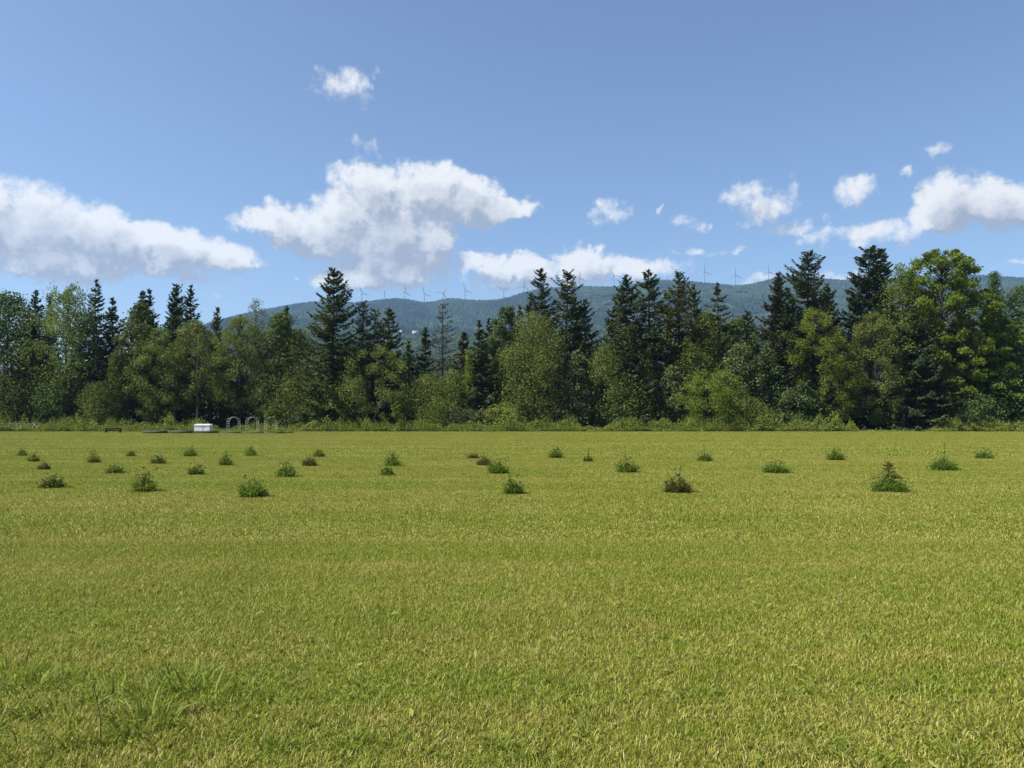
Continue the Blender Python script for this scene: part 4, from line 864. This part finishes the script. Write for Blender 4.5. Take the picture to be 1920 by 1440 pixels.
# ------------------------------------------------------------------ planted saplings in grass tufts
TUFTS = [ # px, base py, width px, height px, stem px, style, label
 (98,915,46,22,26,'brown','dark twiggy sapling tuft with a thin upright shoot, first of the front row'),
 (270,922,30,30,33,'green','narrow upright green tuft in the front row, next to the dark twiggy one'),
 (473,932,58,34,0,'green','big shaggy dark tuft with pale straws lying at its foot'),
 (962,926,38,26,44,'green','green tuft with a tall bare leader, middle of the front row'),
 (1270,924,52,34,46,'brown','brownish dead-looking sapling tuft with straw around it'),
 (1667,922,80,30,50,'fir','largest mound in the field, a small fir with yellowish new tips'),
 (215,888,38,18,19,'green','low green tuft with a faint arching stem, second row, before the pale clump'),
 (367,890,34,16,17,'green','low dark tuft with dry seed heads above it, second row under the white crate'),
 (538,894,38,24,26,'green','rounded shaggy tuft in line with the tall bare-leader tuft, before the willow'),
 (933,888,44,24,26,'green','tuft with pale curling straws just behind the bare-leader tuft'),
 (1176,886,46,26,46,'green','spiky grass fan with a tall thin shoot, alone before the brown sapling'),
 (1455,887,58,22,24,'green','wide low tuft trailing to one side between spiky fan and the largest mound'),
 (1770,882,54,28,48,'green','broad tuft with a straight dark stake-like stem, behind the largest mound'),
 (82,881,22,12,13,'brown','tiny faded tuft just behind the dark twiggy sapling'),
 (297,870,28,14,15,'brown','brownish tuft with loose straw behind the narrow upright green tuft'),
 (580,874,30,18,19,'brown','dark compact tuft behind the rounded shaggy one'),
 (422,873,20,18,19,'green','small triangular tuft in line with the third arch'),
 (726,892,28,14,22,'green','faint thin tuft with a bare twig below the willow'),
 (735,874,20,24,26,'green','upright narrow tuft just behind the faint thin one'),
 (907,873,24,16,17,'brown','small dark knot of a tuft behind the curling straws'),
 (1103,866,18,12,24,'brown','sparse tuft that is mostly one bare upright twig'),
 (1322,865,32,14,30,'green','flat little tuft with a thin dark stem beside it'),
 (1845,860,40,16,17,'green','flat tuft with pale blade bent across it and a leafy shoot'),
 (1567,863,32,24,26,'green','triangular tuft in the back row in line with the leaning birch'),
 (41,855,18,12,0,'green','small dark tuft nearest the woods at the dark rounded tree end'),
 (63,866,20,14,15,'green','small tuft just before the one nearest the dark rounded tree'),
 (176,868,20,18,19,'green','little upright tuft in line with the slender dark spruce'),
 (245,856,18,10,0,'green','tiny pale tuft in line with the pointed young birch'),
 (356,856,24,14,26,'green','small dark tuft with a short stem in line with the white crate'),
 (470,855,18,16,17,'green','little tuft in line with the middle arch'),
 (598,857,22,14,15,'green','little tuft in line with the upright olive shrub under the spruce'),
 (887,860,26,10,0,'brown','flat dark tuft in line with the near-black fir'),
 (1042,859,20,20,22,'green','small dome tuft with pale seed heads in line with the tall spruce pair'),
]
def tuft(i, px, py, wpx, hpx, spx, style, label):
    r = np.random.default_rng(700 + i)
    x, y, _ = ground_at(px, py); m_ = y / FPX
    Wt, Ht, St = wpx * m_ * 1.08, max(hpx * m_ * 1.35, .16), spx * m_ * 1.1
    o = empty('planted_sapling', (x, y, 0), label, 'sapling', 'planted saplings in rows across the field')
    Ht *= r.uniform(.8, 1.12); o.rotation_euler = (r.normal(0, .05), r.normal(0, .08), 0)
    n = int(420 + 420 * Wt)
    a = r.uniform(0, 6.283, n); rad = np.sqrt(r.random(n)) * Wt * .27; base = np.stack([rad * np.cos(a), rad * np.sin(a) * .8, 0 * a - .01], -1)
    h = Ht * r.uniform(.35, 1.15, n) * (1.05 - .5 * (rad / (Wt * .27)) ** 2); tl = .12 + .75 * rad / (Wt * .27) * r.random(n) + .25 * np.abs(r.normal(0, 1, n)); bend = r.uniform(.2, 1.0, n)
    aa_ = a + r.normal(0, .6, n); d = np.stack([np.cos(aa_), np.sin(aa_), 0 * a], -1)
    wv = .010 + .006 * r.random(n); sda = r.uniform(0, 6.283, n); sdv = np.stack([np.cos(sda), np.sin(sda), 0 * a], -1) * wv[:, None]
    P = lambda s: base + d * (h * s * np.sin(tl + bend * s))[:, None] + np.array([0, 0, 1.]) * (h * s * np.cos((tl + bend * s).clip(0, 1.45)))[:, None]
    p1, p2 = P(.55), P(1.)
    v = np.stack([base - sdv * .6, base + sdv * .6, p1 + sdv * .6, p1 - sdv * .6, p2], 1).reshape(-1, 3); k = np.arange(n)[:, None] * 5
    obj('grass_clump', mesh_np('grass_clump', v, [k + np.array([[0,1,2,3]]), k + np.array([[3,2,4]])], np.repeat(r.random(n), 5), 'tuft_brown' if style == 'brown' else 'tuft_blade'), o)
    # short leafy growth in the heart of the tuft
    n = int(260 + 320 * Wt); c = np.stack([r.normal(0, Wt * .17, n), r.normal(0, Wt * .14, n), np.abs(r.normal(0, Ht * .34, n)).clip(0, Ht) + .01], -1)
    v, q = leaves(c, r.normal(0, 1, (n, 3)), r.normal(0, .6, (n, 3)) + np.array([0, 0, .5]), r.uniform(.05, .13, n), r.uniform(.02, .05, n))
    obj('foliage', mesh_np('foliage', v, q, np.repeat(r.random(n), 4), 'tuft_brown' if style == 'brown' and i % 2 else 'seedling_needle'), o)
    if St > 0:
        T = Tubes(); lx = r.normal(0, .05); T.add([(0,0,-.02), (lx*.4,0,St*.5), (lx,0,St)], [.012,.010,.005], 4); obj('stem', T.mesh('stem', 'stem_brown' if style == 'fir' else 'dark_stem'), o)
        n = 46 if style != 'fir' else 200
        s = .25 + .75 * r.random(n); c = np.stack([lx * s, 0 * s, St * s], -1); a = r.uniform(0, 6.28, n); ln = (.05 if style != 'fir' else .5 * Wt) * (1.15 - s) * r.uniform(.3, 1, n) + .02
        dv = np.stack([np.cos(a), np.sin(a), .5 + 0 * a], -1)
        v, q = leaves(c + dv * ln[:, None] * .5, dv, r.normal(0, .5, (n, 3)) + np.array([0, 0, 1.]), np.full(n, .07 if style != 'fir' else .15), np.full(n, .014 if style != 'fir' else .035))
        obj('shoot', mesh_np('shoot', v, q, np.repeat(r.random(n), 4), 'seedling_tip' if style == 'fir' else 'tuft_blade'), o)
for i, tf in enumerate(TUFTS): tuft(i, *tf)

# longer uncut grass and broad weed leaves in the near corner and scattered along the near edge
rg = np.random.default_rng(33)
cl = [(rg.uniform(-3.4, -1.5), rg.uniform(3.55, 5.4), rg.uniform(.10, .22), rg.uniform(.9, 1.5)) for k in range(28)] + \
     [(rg.uniform(-3.2, 3.4), rg.uniform(3.6, 5.2), rg.uniform(.05, .14), rg.uniform(.5, .8)) for k in range(40)] + \
     [(rg.uniform(-6, 6), rg.uniform(4.6, 10), rg.uniform(.04, .10), rg.uniform(.4, .6)) for k in range(24)]
VV, QQ, TT, RN, o_ = [], [], [], [], 0
for (cx_, cy_, cr_, hs_k) in cl:
    n = rg.integers(22, 60); a = rg.uniform(0, 6.283, n); rd = cr_ * np.sqrt(rg.random(n)); base = np.stack([cx_ + rd * np.cos(a), cy_ + rd * np.sin(a), 0 * a - .005], -1)
    h = .125 * hs_k * rg.uniform(.5, 1.25, n); tl = np.abs(rg.normal(.25, .25, n)); bd = rg.uniform(.2, 1.1, n); d = np.stack([np.cos(a), np.sin(a), 0 * a], -1)
    w_ = rg.uniform(.003, .0065, n); sa = rg.uniform(0, 6.283, n); sdv = np.stack([np.cos(sa), np.sin(sa), 0 * a], -1) * w_[:, None]
    P = lambda s: base + d * (h * s * np.sin(tl + bd * s))[:, None] + np.array([0, 0, 1.]) * (h * s * np.cos((tl + bd * s).clip(0, 1.5)))[:, None]
    p1, p2, p3 = P(.4), P(.75), P(1.)
    VV.append(np.stack([base - sdv * .7, base + sdv * .7, p1 + sdv, p1 - sdv, p2 + sdv * .8, p2 - sdv * .8, p3], 1).reshape(-1, 3)); k = o_ + np.arange(n)[:, None] * 7
    QQ += [k + np.array([[0,1,2,3]]), k + np.array([[3,2,4,5]])]; TT.append(k + np.array([[5,4,6]])); RN.append(np.repeat(rg.random(n), 7)); o_ += n * 7
tg = obj('uncut_grass', mesh_np('uncut_grass', np.concatenate(VV), [np.concatenate(QQ), np.concatenate(TT)], np.concatenate(RN) * .9, 'tuft_blade')); tag(tg, 'longer uncut green grass clumps in the near corner of the field', 'grass', kind='stuff')
n = 260; c = np.stack([rg.uniform(-3.4, 3.4, n), 3.5 + 4.5 * rg.random(n) ** 1.6, rg.uniform(.02, .05, n)], -1)
ax = rg.normal(0, 1, (n, 3)); ax[:, 2] = rg.uniform(.0, .8, n)
v, q = leaves(c, ax, rg.normal(0, .3, (n, 3)) + np.array([0, 0, 1.]), rg.uniform(.04, .10, n), rg.uniform(.012, .034, n))
bl = obj('broad_weeds', mesh_np('broad_weeds', v, q, np.repeat(rg.random(n), 4), 'weed_leaf')); tag(bl, 'small broad weed leaves scattered through the near grass', 'weeds', kind='stuff')
for (px, b0, t0, lean, label) in [(190, 1425, 1290, -18, 'dark wiry weed stalk with a seed head in the near corner'), (142, 1420, 1372, 22, 'short pale bent straw in the near corner beside the wiry stalk'), (432, 1345, 1285, 8, 'thin dark weed stalk with one small leaf, well past the wiry stalk'), (1048, 1300, 1235, 18, 'single stiff green grass blade standing up in the middle of the near lawn')]:
    x, y, _ = ground_at(px, b0); m_ = y / FPX; h = (b0 - t0) * m_ * 1.05; lx = lean * m_
    o = empty('weed_stalk', (x, y, 0), label, 'weed')
    mat = 'stem_brown' if 'pale' in label else ('dark_stem' if 'green' not in label else 'tuft_blade')
    T = Tubes(); T.add([(0,0,-.01), (lx*.3,.01,h*.5), (lx,.0,h)], [.0020,.0017,.0011], 5); obj('stalk', T.mesh('stalk', mat), o)
    n = 14; r_ = rg.random(n); c = np.stack([lx + 0*r_, 0*r_, h - .045 * r_], -1) + rg.normal(0, .0025, (n, 3))
    v, q = leaves(c, rg.normal(0, .4, (n, 3)) + np.array([0, 0, 1.]), rg.normal(0, 1, (n, 3)), np.full(n, .012), np.full(n, .005)); obj('seed_head', mesh_np('seed_head', v, q, np.repeat(rg.random(n), 4), 'tuft_brown'), o)

# ------------------------------------------------------------------ air between here and the mountain
T = Tubes(); T.box((-5200, -300, -1), (5200, 7700, 960)); hz = obj('haze', T.mesh('haze', None)); hz['kind'] = 'stuff'
m, t, out = newmat('haze_air')
pv = N(t, 'ShaderNodeVolumePrincipled'); pv.inputs['Density'].default_value = 6.5e-5
pv.inputs['Color'].default_value = (.34, .58, 1.0, 1); pv.inputs['Anisotropy'].default_value = .15
t.links.new(pv.outputs[0], out.inputs['Volume'])
hz.data.materials.append(m)
